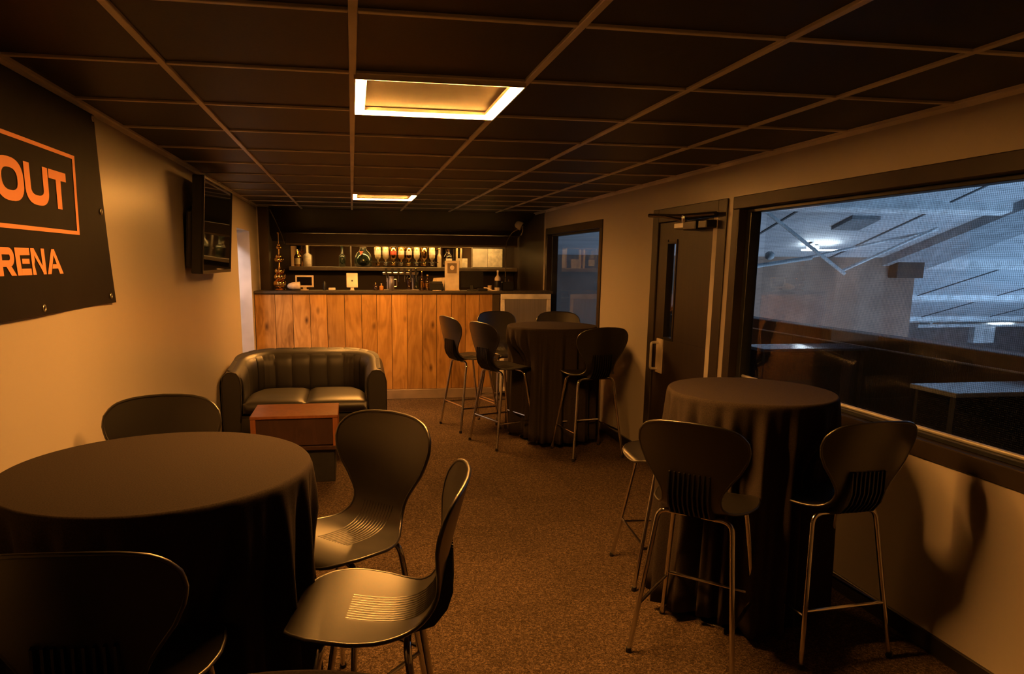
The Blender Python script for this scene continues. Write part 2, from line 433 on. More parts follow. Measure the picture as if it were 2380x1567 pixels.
# ------------------------------------------------------------------ the room shell
struct(MB().box(XL-0.2, XR+0.15, YB-0.1, YE+0.1, -0.1, 0.0).build('floor', 'carpet'))
struct(MB().box(XL-0.1, XR+0.1, YB-0.1, YB, 0, ZC+0.1).build('wall_back', 'wall'))

# left wall with a doorway near the bar
DL0, DL1, DLT = 7.12, 7.93, 1.885
w = MB(); T = 0.30
w.box(XL-T, XL, YB, DL0, 0, ZC+0.05); w.box(XL-T, XL, DL0, DL1, DLT, ZC+0.05); w.box(XL-T, XL, DL1, 8.67, 0, ZC+0.05)
struct(w.build('wall_left', 'wall'))
struct(MB().box(XL-0.1, XL, 8.67, YE, 0, ZC+0.05).build('wall_left_bar', 'dark_wall'))
# side passage behind the doorway
p = MB(); p.box(-2.3, -2.2, 6.4, 8.6, 0, 2.25); p.box(-2.2, XL-T, 6.3, 6.4, 0, 2.25); p.box(-2.2, XL-T, 8.3, 8.4, 0, 2.25)
p.box(-2.3, XL-T, 6.3, 8.6, 2.25, 2.3)
struct(p.build('wall_passage', 'white_trim'))
struct(MB().box(-2.3, XL-0.2, 6.3, 8.6, -0.08, 0.0).build('floor_passage', 'carpet'))
# pale architrave round the far jamb
j = MB(); j.box(XL-T-0.002, XL+0.006, DL1-0.012, DL1+0.0, 0, DLT)
struct(j.build('trim_1', 'white_trim'))

# right wall with two windows and a door
WA0, WA1, WAZ0, WAZ1 = 1.93, 4.13, 0.79, 1.985        # big window (outer frame)
WB0, WB1, WBZ0, WBZ1 = 6.46, 8.44, 0.79, 1.985        # far window
DR0, DR1, DRT = 4.25, 5.26, 1.93                      # door opening
TR = 0.13
w = MB(); Y1R = 8.50
def rw(y0, y1, z0, z1): w.box(XR, XR+TR, y0, y1, z0, z1)
rw(YB, WA0, 0, ZC+0.05); rw(WA0, WA1, 0, WAZ0); rw(WA0, WA1, WAZ1, ZC+0.05); rw(WA1, DR0, 0, ZC+0.05)
rw(DR0, DR1, DRT, ZC+0.05); rw(DR1, WB0, 0, ZC+0.05); rw(WB0, WB1, 0, WBZ0); rw(WB0, WB1, WBZ1, ZC+0.05); rw(WB1, Y1R, 0, ZC+0.05)
struct(w.build('wall_right', 'wall'))
struct(MB().box(XR, XR+0.1, Y1R, YE, 0, ZC+0.05).build('wall_right_bar', 'dark_wall'))
struct(MB().box(XR-0.012, XR, Y1R-0.012, Y1R+0.006, 1.2, ZC).build('trim_2', 'white_trim'))
# baseboards
for nm, (a, b) in {'baseboard_right': (YB, DR0-0.06), 'baseboard_right_far': (DR1+0.06, 8.1)}.items():
    struct(MB().cbox(XR-0.014, XR, a, b, 0, 0.085, 0.004).build(nm, 'black_paint'))
struct(MB().cbox(XL, XL+0.014, YB, DL0, 0, 0.085, 0.004).build('baseboard_left', 'black_paint'))

# back wall of the bar and the raked soffit over it
struct(MB().box(XL-0.1, XR+0.1, YE, YE+0.1, 0, ZC+0.1).build('wall_bar', 'dark_wall'))
ZS = 1.845
s = MB(); s.poly([(XL, YS, ZC), (XR, YS, ZC), (XR, YE, ZS), (XL, YE, ZS)], (0, 0, 0.06))
struct(s.build('ceiling_bar_soffit', 'dark_wall'))
# ------------------------------------------------------------------ ceiling: tiles in a metal grid
ceil = struct(MB().box(XL-0.1, XR+0.1, YB-0.1, YS, ZC+0.03, ZC+0.10).build('ceiling', 'black_paint'))
cols = [XL] + [GX0+G*k for k in range(1, 6)] + [XR]
rows = [YB+0.0] + [GY0+G*j for j in range(-7, 10)] + [YS]
rows = [y for i, y in enumerate(rows) if i == 0 or y > rows[i-1]+0.05]
tile_cache = {}
def is_lamp(x0, y0): return abs(x0-(GX0+2*G)) < 0.01 and (abs(y0-(GY0-G)) < 0.01 or abs(y0-(GY0+6*G)) < 0.01)
for i in range(len(cols)-1):
    for jj in range(len(rows)-1):
        x0, x1, y0, y1 = cols[i], cols[i+1], rows[jj], rows[jj+1]
        if is_lamp(x0, y0): continue
        key = (round(x1-x0, 3), round(y1-y0, 3)); c = ((x0+x1)/2, (y0+y1)/2, ZC)
        if key not in tile_cache:
            hx, hy = (x1-x0)/2-0.006, (y1-y0)/2-0.006
            tile_cache[key] = MB().cbox(-hx, hx, -hy, hy, 0.004, 0.020, 0.003).build('tile', 'tile', ceil, loc=c)
        else: share(tile_cache[key], 'tile', ceil, loc=c)
for x in cols[1:-1]:
    MB().cbox(x-0.012, x+0.012, YB, YS, ZC-0.006, ZC+0.012, 0.002).build('runner', 'tbar', ceil)
ct = None
for y in rows[1:-1]:
    for i in range(len(cols)-1):
        x0, x1 = cols[i]+0.012, cols[i+1]-0.012
        MB().cbox(x0, x1, y-0.009, y+0.009, ZC-0.005, ZC+0.010, 0.002).build('cross_tee', 'tbar', ceil)
for x, sg, nm in ((XL, 1, 'trim_ceiling_left'), (XR, -1, 'trim_ceiling_right')):
    t = MB(); a, b = sorted((x, x+sg*0.02)); t.box(a, b, YB, YS, ZC-0.006, ZC+0.004)
    a, b = sorted((x, x+sg*0.004)); t.box(a, b, YB, YS, ZC-0.024, ZC+0.004)
    struct(t.build(nm, 'tbar'))

# ------------------------------------------------------------------ the two LED frame lamps
def frame_lamp(y0, label):
    x0 = GX0+2*G+0.004; x1 = x0+G-0.006; y1 = y0+G
    t = thing('ceiling_lamp', label, 'lamp', ((x0+x1)/2, (y0+y1)/2, ZC), group='glowing square frame lamps in the ceiling grid')
    h = (x1-x0)/2
    fr = MB(); o_ = h; i_ = h-0.006
    for a in (-1, 1):
        fr.box(-o_, o_, min(a*o_, a*i_), max(a*o_, a*i_), -0.020, 0.012)
        fr.box(min(a*o_, a*i_), max(a*o_, a*i_), -i_, i_, -0.020, 0.012)
    fr.build('lamp_frame', 'tbar', t)
    MB().cbox(-i_+0.036, i_-0.036, -i_+0.036, i_-0.036, 0.004, 0.012, 0.002).build('back_panel', 'panel', t)
    wd = 0.034
    ib = MB(); j_ = i_-wd
    for a in (-1, 1):
        ib.box(-j_, j_, min(a*j_, a*(j_-0.005)), max(a*j_, a*(j_-0.005)), -0.009, 0.004)
        ib.box(min(a*j_, a*(j_-0.005)), max(a*j_, a*(j_-0.005)), -j_+0.005, j_-0.005, -0.009, 0.004)
    ib.build('inner_bezel', 'tbar', t)
    for a in (-1, 1):
        MB().box(-i_, i_, min(a*i_, a*(i_-wd)), max(a*i_, a*(i_-wd)), -0.012, 0.004).build('led_strip', 'led', t)
        MB().box(min(a*i_, a*(i_-wd)), max(a*i_, a*(i_-wd)), -i_+wd, i_-wd, -0.012, 0.004).build('led_strip', 'led', t)
    return t
frame_lamp(GY0-G, 'large glowing amber square frame lamp in the ceiling nearest the camera')
frame_lamp(GY0+6*G, 'small-looking glowing amber square frame lamp in the ceiling in front of the bar')

# ------------------------------------------------------------------ big window
def window(name, y0, y1, z0, z1, cased):
    fx = XR-0.012
    root = struct(MB().box(XR+0.085, XR+0.10, y0+0.11, y1-0.11, z0+0.11, z1-0.09).build(name, 'glass'))
    c = MB()
    cw = 0.075
    c.cbox(fx, XR+TR, y0, y1, z1-cw, z1, 0.004); c.cbox(fx, XR+TR, y0, y1, z0, z0+cw, 0.004)
    c.cbox(fx, XR+TR, y0, y0+cw, z0+cw, z1-cw, 0.004); c.cbox(fx, XR+TR, y1-cw, y1, z0+cw, z1-cw, 0.004)
    c.build('window_frame', 'frame_brown', root)
    d = MB(); a0, a1, b0, b1 = y0+cw, y1-cw, z0+cw, z1-cw
    k = 0.022
    d.cbox(XR+0.045, XR+0.115, a0, a1, b1-k, b1, 0.003); d.cbox(XR+0.045, XR+0.115, a0, a0+k+0.012, b0, b1-k, 0.003)
    d.cbox(XR+0.045, XR+0.115, a1-k-0.02, a1, b0, b1-k, 0.003); d.cbox(XR+0.03, XR+0.115, a0, a1, b0, b0+0.018, 0.003)
    d.build('inner_frame', 'alu_dark', root)
    MB().tube([(XR+0.070, a0, b0+0.026), (XR+0.070, a1, b0+0.026)], 0.010, 10).build('sill_rail', 'alu', root, smooth=True, auto=40)
    return root
window('window_1', WA0, WA1, WAZ0, WAZ1, True)
window('window_2', WB0, WB1, WBZ0, WBZ1, True)

# ------------------------------------------------------------------ door on the right
dr = struct(MB().cbox(XR+0.002, XR+0.042, DR0+0.06, DR1-0.06, 0.01, 1.02, 0.003).build('door_1', 'door'))
ly0, ly1 = DR0+0.06, DR1-0.06
SL0, SL1, SZ0, SZ1 = 4.885, 5.045, 0.86, 1.735        # vision slot
d = MB(); 
d.box(XR+0.002, XR+0.042, ly0, SL0, 1.02, DRT-0.05); d.box(XR+0.002, XR+0.042, SL1, ly1, 1.02, DRT-0.05)
d.box(XR+0.002, XR+0.042, SL0, SL1, SZ1, DRT-0.05)
d.build('door_leaf', 'door', dr)
MB().box(XR+0.018, XR+0.026, SL0+0.01, SL1-0.01, 1.03, SZ1-0.01).build('vision_panel', 'glass', dr)
b = MB()
b.cbox(XR-0.006, XR+0.050, SL0-0.004, SL0+0.012, 1.01, SZ1+0.02, 0.002); b.cbox(XR-0.006, XR+0.050, SL1-0.012, SL1+0.004, 1.01, SZ1+0.02, 0.002)
b.cbox(XR-0.006, XR+0.050, SL0, SL1, SZ1-0.012, SZ1+0.004, 0.002); b.cbox(XR-0.006, XR+0.050, SL0, SL1, 1.01, 1.03, 0.002)
b.build('glazing_bead', 'black_paint', dr)
fr = MB()
fr.cbox(XR-0.012, XR+TR, DR0-0.05, DR0+0.055, 0, DRT+0.055, 0.004); fr.cbox(XR-0.012, XR+TR, DR1-0.055, DR1+0.05, 0, DRT+0.055, 0.004)
fr.cbox(XR-0.012, XR+TR, DR0+0.055, DR1-0.055, DRT-0.045, DRT+0.055, 0.004)
fr.build('door_frame', 'frame_brown', dr)
MB().cbox(XR-0.008, XR+0.004, DR0+0.055, DR0+0.115, 0.02, DRT-0.05, 0.003).build('hinge_stile', 'white_trim', dr)
hp = MB().cbox(XR-0.006, XR+0.004, 5.035, 5.145, 0.745, 1.01, 0.002).build('handle_plate', 'cream', dr)
hd = fillet([(XR, 5.115, 0.775), (XR-0.060, 5.115, 0.775), (XR-0.060, 5.115, 0.98), (XR, 5.115, 0.98)], 0.02)
MB().tube(hd, 0.010, 10).build('pull_handle', 'alu', hp, smooth=True, auto=40)
# overhead closer with its two arms
cl = thing('door_closer', 'black overhead door closer with folding arm at the top of the dark door', 'door closer', (XR-0.032, 4.62, 1.84))
MB().cbox(-0.055, 0.030, -0.16, 0.02, -0.035, 0.025, 0.006).build('closer_body', 'tv_black', cl)
MB().cbox(-0.050, 0.010, 0.02, 0.17, -0.022, 0.022, 0.008).build('closer_cylinder', 'alu', cl)
MB().cbox(-0.05, 0.03, -0.30, -0.19, -0.030, 0.020, 0.005).build('end_block', 'tv_black', cl)
MB().tube([(-0.055, 0.0, 0.03), (-0.09, 0.20, 0.068), (-0.11, 0.46, 0.090)], 0.012, 8).build('closer_arm', 'tv_black', cl, smooth=True, auto=40)
MB().tube([(-0.11, 0.46, 0.090), (-0.06, 0.05, 0.062), (-0.018, -0.36, 0.055)], 0.014, 8).build('closer_arm', 'tv_black', cl, smooth=True, auto=40)
MB().lathe([(0.018, -0.02), (0.020, 0.0), (0.018, 0.03)], 12, (-0.055, 0.0, 0.035)).build('pivot', 'chrome', cl, smooth=True, auto=40)

# ------------------------------------------------------------------ banner on the left wall
BY0, BY1, BZ0, BZ1 = 1.10, 3.42, 1.388, 2.172
def bx(y, z):        # how far the vinyl stands off the wall
    e = max(0.0, (y-2.9)/0.56)
    return XL+0.014 + 0.006*math.sin(y*5.1+1.0)*(1-(z-BZ0)/(BZ1-BZ0)) + 0.010*e*e*(1-(z-BZ0)/(BZ1-BZ0)) + 0.004*math.sin(y*2.2+z*3)
def yr(z):           # right edge leans out towards the lower corner
    t = (z-BZ0)/(BZ1-BZ0); return 3.322 + 0.100*(1-t)**1.3
bn = thing('banner', 'black vinyl banner with orange lettering hung high on the left wall', 'banner', (0, 0, 0))
m_ = MB(); NY, NZ = 70, 30
for side in (0, 1):
    for i in range(NY+1):
        for k in range(NZ+1):
            z = BZ0 + (BZ1-BZ0)*k/NZ; y = BY0 + (yr(z)-BY0)*i/NY
            zz = z + 0.02*((y-2.4)/1.0)*(1-k/NZ)*0
            m_.v.append((bx(y, z)+side*0.0015, y, zz))
o2 = (NY+1)*(NZ+1)
for i in range(NY):
    for k in range(NZ):
        a = i*(NZ+1)+k; m_.f.append((a, a+1, a+NZ+2, a+NZ+1)); m_.f.append((o2+a, o2+a+NZ+1, o2+a+NZ+2, o2+a+1))
m_.build('vinyl_sheet', 'banner', bn, smooth=True)
# printed shapes: strips and polygons following the sheet, in wall coordinates (y, z)
def printed(name, quads):
    """quads: list of 4-point loops in (y, z); each is subdivided so it follows the sheet"""
    q_ = MB()
    for A, B, D, E in quads:
        nu = max(1, int(max(math.dist(A, B), math.dist(E, D))/0.03)); nv = max(1, int(max(math.dist(A, E), math.dist(B, D))/0.03))
        k = len(q_.v)
        for i in range(nu+1):
            for jv in range(nv+1):
                u, v = i/nu, jv/nv
                y = (A[0]*(1-u)+B[0]*u)*(1-v) + (E[0]*(1-u)+D[0]*u)*v
                z = (A[1]*(1-u)+B[1]*u)*(1-v) + (E[1]*(1-u)+D[1]*u)*v
                q_.v.append((bx(y, z)+0.0032, y, z))
        for i in range(nu):
            for jv in range(nv):
                a = k+i*(nv+1)+jv; q_.f.append((a, a+1, a+nv+2, a+nv+1))
    return q_.build(name, 'print', bn)
def rect(y0, y1, z0, z1): return ((y0, z0), (y1, z0), (y1, z1), (y0, z1))
BZT, BZB, BYR = 1.973, 1.673, 3.070
printed('print_border', [rect(1.40, BYR, BZT-0.014, BZT), rect(1.40, BYR, BZB, BZB+0.014), rect(BYR-0.025, BYR, BZB+0.014, BZT-0.014), rect(1.40, 1.425, BZB+0.014, BZT-0.014)])
def ring(cy, cz, ro_y, ro_z, ri_y, ri_z, a0, a1, n=28, p=2.6):
    def pt(a, ry, rz):
        c, s_ = math.cos(a), math.sin(a)
        return (cy+ry*math.copysign(abs(c)**(2/p), c), cz+rz*math.copysign(abs(s_)**(2/p), s_))
    out = []
    for i in range(n):
        t0, t1 = a0+(a1-a0)*i/n, a0+(a1-a0)*(i+1)/n
        out.append((pt(t0, ro_y, ro_z), pt(t1, ro_y, ro_z), pt(t1, ri_y, ri_z), pt(t0, ri_y, ri_z)))
    return out
zt, zb = 1.895, 1.760; zm = (zt+zb)/2
printed('print_letter', ring(2.507, zm, 0.098, 0.068, 0.053, 0.035, 0, 2*PI, 36))                      # O
uy0, uy1 = 2.613, 2.802; us = 0.044
printed('print_letter', [rect(uy0, uy0+us, zm-0.01, zt), rect(uy1-us, uy1, zm-0.01, zt)] +
        ring((uy0+uy1)/2, zm-0.01, (uy1-uy0)/2, zm-0.01-zb, (uy1-uy0)/2-us, zm-0.01-zb-0.033, PI, 2*PI, 22))   # U
printed('print_letter', [rect(2.809, 2.968, zt-0.032, zt), rect(2.871, 2.916, zb, zt-0.032)])          # T
rt, rb = 1.614, 1.526; rm = 1.564
r0 = 2.368                                                                                            # R
printed('print_letter', [rect(r0, r0+0.028, rb, rt), rect(r0+0.028, r0+0.075, rt-0.022, rt), rect(r0+0.028, r0+0.075, rm-0.010, rm+0.010)] +
        ring(r0+0.073, (rt+rm-0.010)/2, 0.034, (rt-rm+0.010)/2, 0.006, (rt-rm+0.010)/2-0.021, -PI/2, PI/2, 14, 2.0) +
        [((r0+0.050, rm-0.010), (r0+0.084, rm-0.010), (r0+0.113, rb), (r0+0.078, rb))])
printed('print_letter', [((2.482, rt), (2.515, rt-0.024), (2.520, rb), (2.488, rb)), ((2.482, rt), (2.588, rt), (2.588, rt-0.023), (2.515, rt-0.024)),
                         rect(2.528, 2.582, 1.563, 1.579), rect(2.520, 2.591, rb, 1.547)])             # E
printed('print_letter', [((2.597, rt), (2.600, rt), (2.628, rb), (2.600, rb)), ((2.598, rt), (2.620, rt), (2.624, 1.574), (2.600, rb)), ((2.680, rt), (2.708, rt), (2.711, rb), (2.684, rb)),
                         ((2.598, rt), (2.624, rt), (2.711, rb), (2.690, rb))])                        # N
printed('print_letter', [((2.721, rb), (2.754, rb), (2.800, rt), (2.772, rt)), ((2.774, rt), (2.796, rt), (2.869, rb), (2.834, rb)),
                         ((2.768, 1.545), (2.822, 1.545), (2.815, 1.561), (2.774, 1.561))])            # A
for y, z in ((2.656, 1.412), (3.365, 1.420), (3.322, 1.78), (3.302, 2.155), (1.85, 1.412), (1.14, 1.42)):
    e = MB(); R0, R1 = 0.013, 0.006; k0 = len(e.v); n = 16
    pth = [(bx(y, z)+0.003, y+0.010*math.cos(2*PI*i/n), z+0.010*math.sin(2*PI*i/n)) for i in range(n)]
    e.tube(pth, 0.0035, 6, closed=True).build('eyelet', 'eyelet', bn, smooth=True)

# ------------------------------------------------------------------ television
tv = thing('television', 'black flat television tilted forward on a bracket high on the left wall', 'television', (XL+0.115, 5.37, 1.80))
tilt = Matrix.Rotation(math.radians(4.0), 4, 'Y')
hw, hh = 0.54, 0.310
t = MB().cbox(-0.045, 0.020, -hw, hw, -hh, hh, 0.006, tilt); t.build('tv_body', 'tv_black', tv)
t = MB()
for y0, y1, z0, z1 in ((-hw, hw, hh-0.016, hh), (-hw, hw, -hh, -hh+0.022), (-hw, -hw+0.016, -hh+0.022, hh-0.016), (hw-0.016, hw, -hh+0.022, hh-0.016)):
    t.cbox(0.018, 0.030, y0, y1, z0, z1, 0.002, tilt)
t.build('bezel', 'tv_black', tv)
MB().box(0.020, 0.0235, -hw+0.016, hw-0.016, -hh+0.022, hh-0.016, tilt).build('screen', 'screen', tv)
MB().cbox(-0.085, -0.04, -hw+0.03, hw-0.2, -hh+0.03, hh-0.22, 0.012, tilt).build('back_housing', 'tv_black', tv)
t = MB(); t.cbox(-0.113, -0.10, -0.22, 0.22, -0.14, 0.14, 0.003); t.cbox(-0.105, -0.08, -0.03, 0.03, -0.10, 0.10, 0.003)
t.build('wall_bracket', 'tv_black', tv)

# ------------------------------------------------------------------ bar counter
YBAR = 8.10; XB1 = 1.607; ZB = 1.218
bar = thing('bar_counter', 'bar counter fronted with upright knotty wooden planks', 'bar', (0, YBAR, 0))
MB().box(XL+0.005, XB1-0.002, 0.022, 0.34, 0.0, ZB-0.004).build('carcass', 'olive', bar)
px = [591, 636, 675, 714, 752, 792, 831, 866, 901, 937, 973, 1007, 1043, 1077, 1110, 1142]
ed = [XL+0.004 + (p_-591)/(1142-591)*(XB1-XL-0.004) for p_ in px]
for i in range(len(ed)-1):
    a, b = ed[i]+0.002, ed[i+1]-0.002
    dz = random.uniform(-0.004, 0.003)
    MB().cbox(-(b-a)/2, (b-a)/2, dz, 0.022, 0, ZB-0.118, 0.0025).build('plank', 'plank', bar, loc=((a+b)/2, 0, 0.115))
MB().cbox(XL+0.005, XB1+0.02, -0.016, 0.02, 0.0, 0.112, 0.004).build('kickboard', 'kick', bar)
MB().cbox(XB1, XB1+0.085, -0.004, 0.34, 0.0, ZB-0.002, 0.003).build('end_panel', 'olive', bar)
wt = tag(MB().cbox(XL+0.003, XR-0.004, YBAR-0.022, YBAR+0.36, ZB, ZB+0.030, 0.005).build('bar_worktop', 'worktop'),
         'long dark worktop running along the top of the plank-fronted bar', 'worktop')
# steel flap panel at the right end
sp = thing('bar_flap', 'framed brushed steel panel closing the right end of the bar', 'bar flap', (0, YBAR-0.034, 0))
s0, s1 = XB1+0.095, XR-0.03; f0 = 0.06
MB().box(s0+0.01, s1-0.01, 0.006, 0.030, 0.12, ZB-0.012).build('steel_sheet', 'steel', sp)
q = MB()
q.cbox(s0, s1, -0.006, 0.032, ZB-0.062, ZB-0.002, 0.003); q.cbox(s0, s1, -0.006, 0.032, 0.06, 0.12, 0.003)
q.cbox(s0, s0+0.045, -0.006, 0.032, 0.12, ZB-0.062, 0.003); q.cbox(s1-0.045, s1, -0.006, 0.032, 0.12, ZB-0.062, 0.003)
q.build('panel_frame', 'white_plastic', sp)
# pillar at the left end
pl = thing('bar_pillar', 'dark pillar with a pale edge strip at the left end of the bar', 'pillar', (XL, 8.62, 0))
MB().cbox(0.012, 0.120, 0.0, 0.20, 0, ZC-0.012, 0.003).build('pillar_face', 'dark_wall', pl)
MB().box(0.0005, 0.014, -0.006, 0.05, 0, ZC-0.004).build('edge_strip', 'white_trim', pl)
MB().box(0.0005, 0.135, -0.008, 0.05, ZC-0.014, ZC-0.004).build('top_strip', 'white_trim', pl)

# back bar: lower cabinet, mirror panels, shelf, lit lip
bb = thing('back_bar_cabinet', 'dark back-bar cabinet standing against the rear wall behind the counter', 'cabinet', (0, YE-0.42, 0))
MB().cbox(-0.84, XR-0.005, 0.0, 0.415, 0.0, 1.06, 0.004).build('cabinet_body', 'olive', bb)
for k in range(5):
    x0 = -0.82+k*0.62
    dd = MB().cbox(x0, x0+0.60, -0.016, 0.0, 0.08, 1.02, 0.004).build('cabinet_door', 'dark_wall', bb)
    MB().cbox(x0+0.24, x0+0.36, -0.032, -0.016, 0.95, 0.965, 0.003).build('door_handle', 'alu', dd)
MB().cbox(-0.86, XR-0.004, -0.02, 0.415, 1.06, 1.09, 0.004).build('cabinet_top', 'worktop', bb)
SHZ = 1.500
sh = tag(MB().cbox(-0.835, XR-0.004, YE-0.28, YE-0.006, SHZ-0.05, SHZ, 0.004).build('bottle_shelf', 'shelf'),
         'long back-bar shelf carrying bottles in front of the mirrors', 'shelf')
ps = thing('soffit_lip', 'pale batten along the bottom of the raked soffit above the bar mirrors', 'batten', (0, YE-0.33, ZS-0.06))
MB().cbox(-0.86, XR-0.03, -0.028, -0.005, 0.026, 0.156, 0.003).build('fascia', 'dark_wall', ps)
MB().cbox(-0.86, XR-0.03, -0.034, -0.003, 0.0, 0.026, 0.004).build('batten', 'shelf', ps)
MB().cbox(-0.60, 2.10, 0.0, 0.014, 0.060, 0.072, 0.002).build('led_strip', 'bar_led', ps)
lipz = ZS-0.06
mx = [(-0.83, -0.02), (0.0, 0.62), (0.64, 1.24), (1.26, 1.70)]
for i, (a, b) in enumerate(mx):
    lab = ['leftmost bar mirror panel, behind the two pale bottles', 'second bar mirror panel from the left, behind the big dark jar',
           'middle bar mirror panel behind the golden spirit bottles', 'rightmost bar mirror panel, behind the tall display card'][i]
    o = tag(MB().cbox(a, b, YE-0.014, YE-0.002, SHZ+0.004, lipz+0.08, 0.002).build('bar_mirror', 'mirror'), lab, 'mirror', 'mirror panels behind the bar')
pb = thing('tan_panels', 'pair of pale tan boards at the right end of the bottle shelf', 'board', (1.72, YE-0.002, SHZ))  # two plain pale panels where the mirror row ends
MB().cbox(0.0, 0.22, -0.016, 0.0, 0.006, 0.27, 0.003).build('board_leaf', 'cream', pb)
MB().cbox(0.224, 0.44, -0.016, 0.0, 0.006, 0.27, 0.003).build('board_leaf', 'paper', pb)
# mullions between mirrors
for a, b in ((-0.02, 0.0), (1.24, 1.26), (1.70, 1.72)):
    tag(MB().cbox(a, b, YE-0.024, YE-0.002, SHZ, lipz, 0.002).build('mirror_strip', 'shelf'),
        {-0.02: 'narrow upright strip between the two left bar mirrors', 1.24: 'narrow upright strip left of the display card mirror', 1.70: 'narrow upright strip left of the pale tan boards'}[a], 'trim strip')

# ------------------------------------------------------------------ bar clutter
def bottle(name, label, x, y, z, h, r, m, cap='gold', neck=0.32, lab=None, group=None, cat='bottle'):
    t = thing(name, label, cat, (x, y, z), group=group)
    hb = h*(1-neck)
    MB().lathe([(r*0.9, 0), (r, 0.006), (r, hb*0.86), (r*0.86, hb*0.95), (r*0.42, hb*1.06), (r*0.32, hb*1.12), (r*0.30, h*0.93)], 14).build('glass_body', m, t, smooth=True, auto=50)
    MB().lathe([(r*0.34, h*0.92), (r*0.36, h*0.93), (r*0.36, h), (r*0.30, h+0.002)], 12).build('cap', cap, t, smooth=True, auto=50)
    if lab: MB().lathe([(r*1.005, hb*0.22), (r*1.015, hb*0.24), (r*1.015, hb*0.70), (r*1.005, hb*0.72)], 14).build('paper_label', lab, t, smooth=True, auto=50)
    return t
YSH = YE-0.13
bottle('spirit_bottle', 'squat pale gold bottle at the left end of the mirror shelf', -0.735, YSH, SHZ, 0.23, 0.042, 'gold', 'cream', lab='clear')
bottle('liqueur_bottle', 'tall tapering cream bottle second from the left on the mirror shelf', -0.60, YSH, SHZ, 0.29, 0.055, 'cream', 'paper', 0.42, lab='paper')
bottle('wine_bottle', 'dark wine bottle standing alone on the mirror shelf', -0.13, YSH, SHZ, 0.28, 0.045, 'green_glass', 'green_glass', 0.42)
# the big dark jar with a red pennant label
t = thing('demijohn', 'big dark green jar with a red triangular tag on the mirror shelf', 'jar', (0.16, YSH-0.02, SHZ))
MB().lathe([(0.10, 0), (0.118, 0.015), (0.125, 0.07), (0.118, 0.14), (0.09, 0.19), (0.05, 0.225), (0.042, 0.25)], 22).build('jar_body', 'green_glass', t, smooth=True, auto=50)
MB().lathe([(0.046, 0.25), (0.048, 0.255), (0.046, 0.275)], 16).build('jar_lid', 'olive', t, smooth=True, auto=40)
MB().poly([(-0.055, -0.112, 0.215), (0.0, -0.112, 0.215), (-0.035, -0.125, 0.155)], (0, -0.003, 0)).build('red_tag', 'red', t)
# upside-down spirit bottles in optics
names = ['first', 'second', 'third', 'fourth', 'fifth', 'sixth', 'seventh', 'eighth']
for k in range(8):
    x = 0.36+k*0.108
    col = ['clear', 'clear', 'gold', 'amber', 'gold', 'clear', 'gold', 'clear'][k]
    t = thing('optic_bottle', f'upturned golden spirit bottle in an optic, {names[k]} from the left of its row', 'bottle', (x, YSH-0.03, SHZ+0.02), group='spirit bottles in optics behind the bar')
    MB().lathe([(0.011, 0.055), (0.012, 0.08), (0.036, 0.10), (0.044, 0.12), (0.044, 0.245), (0.034, 0.258), (0.010, 0.260)], 14).build('glass_body', col, t, smooth=True, auto=50)
    MB().lathe([(0.006, 0.0), (0.020, 0.006), (0.024, 0.02), (0.024, 0.045), (0.014, 0.056)], 12).build('optic', 'chrome' if k % 2 else 'gold', t, smooth=True, auto=50)
    MB().lathe([(0.045, 0.15), (0.0455, 0.152), (0.0455, 0.205), (0.045, 0.207)], 14).build('paper_label', ['paper', 'cream', 'red', 'paper', 'cream', 'paper', 'gold', 'paper'][k], t, smooth=True, auto=50)
    MB().cbox(-0.012, 0.012, 0.036, 0.135, 0.10, 0.125, 0.002).build('bracket', 'chrome', t)
tag(MB().tube([(0.30, YSH-0.085, SHZ+0.07), (1.20, YSH-0.085, SHZ+0.07)], 0.006, 8).build('optic_rail', 'chrome', smooth=True, auto=40), 'thin shiny rail in front of the upturned spirit bottles', 'rail')
bottle('spirit_bottle', 'dark bottle with a pinkish label right of the upturned bottles', 1.36, YSH, SHZ, 0.25, 0.045, 'brown_glass', 'gold', 0.30, lab='paper')
bottle('spirit_bottle', 'slim pale bottle with a gold cap beside the dark pink-labelled bottle', 1.22, YSH, SHZ, 0.27, 0.032, 'clear', 'gold', 0.34)
for k, x in enumerate((1.475, 1.535)):
    tag(MB().tube([(x, YSH, SHZ), (x, YSH, SHZ+0.27)], 0.016, 10).build('drink_tube', 'clear', smooth=True, auto=40), ['left of two upright pale tubes on the mirror shelf', 'right of two upright pale tubes on the mirror shelf'][k], 'tube')
tag(MB().cbox(1.50, 1.64, YE-0.05, YE-0.03, SHZ+0.001, SHZ+0.13, 0.003).build('menu_card', 'paper'), 'small cream card leaning on the mirror left of the pale tan boards', 'card')

ZT = ZB+0.0305; YT = YBAR+0.17
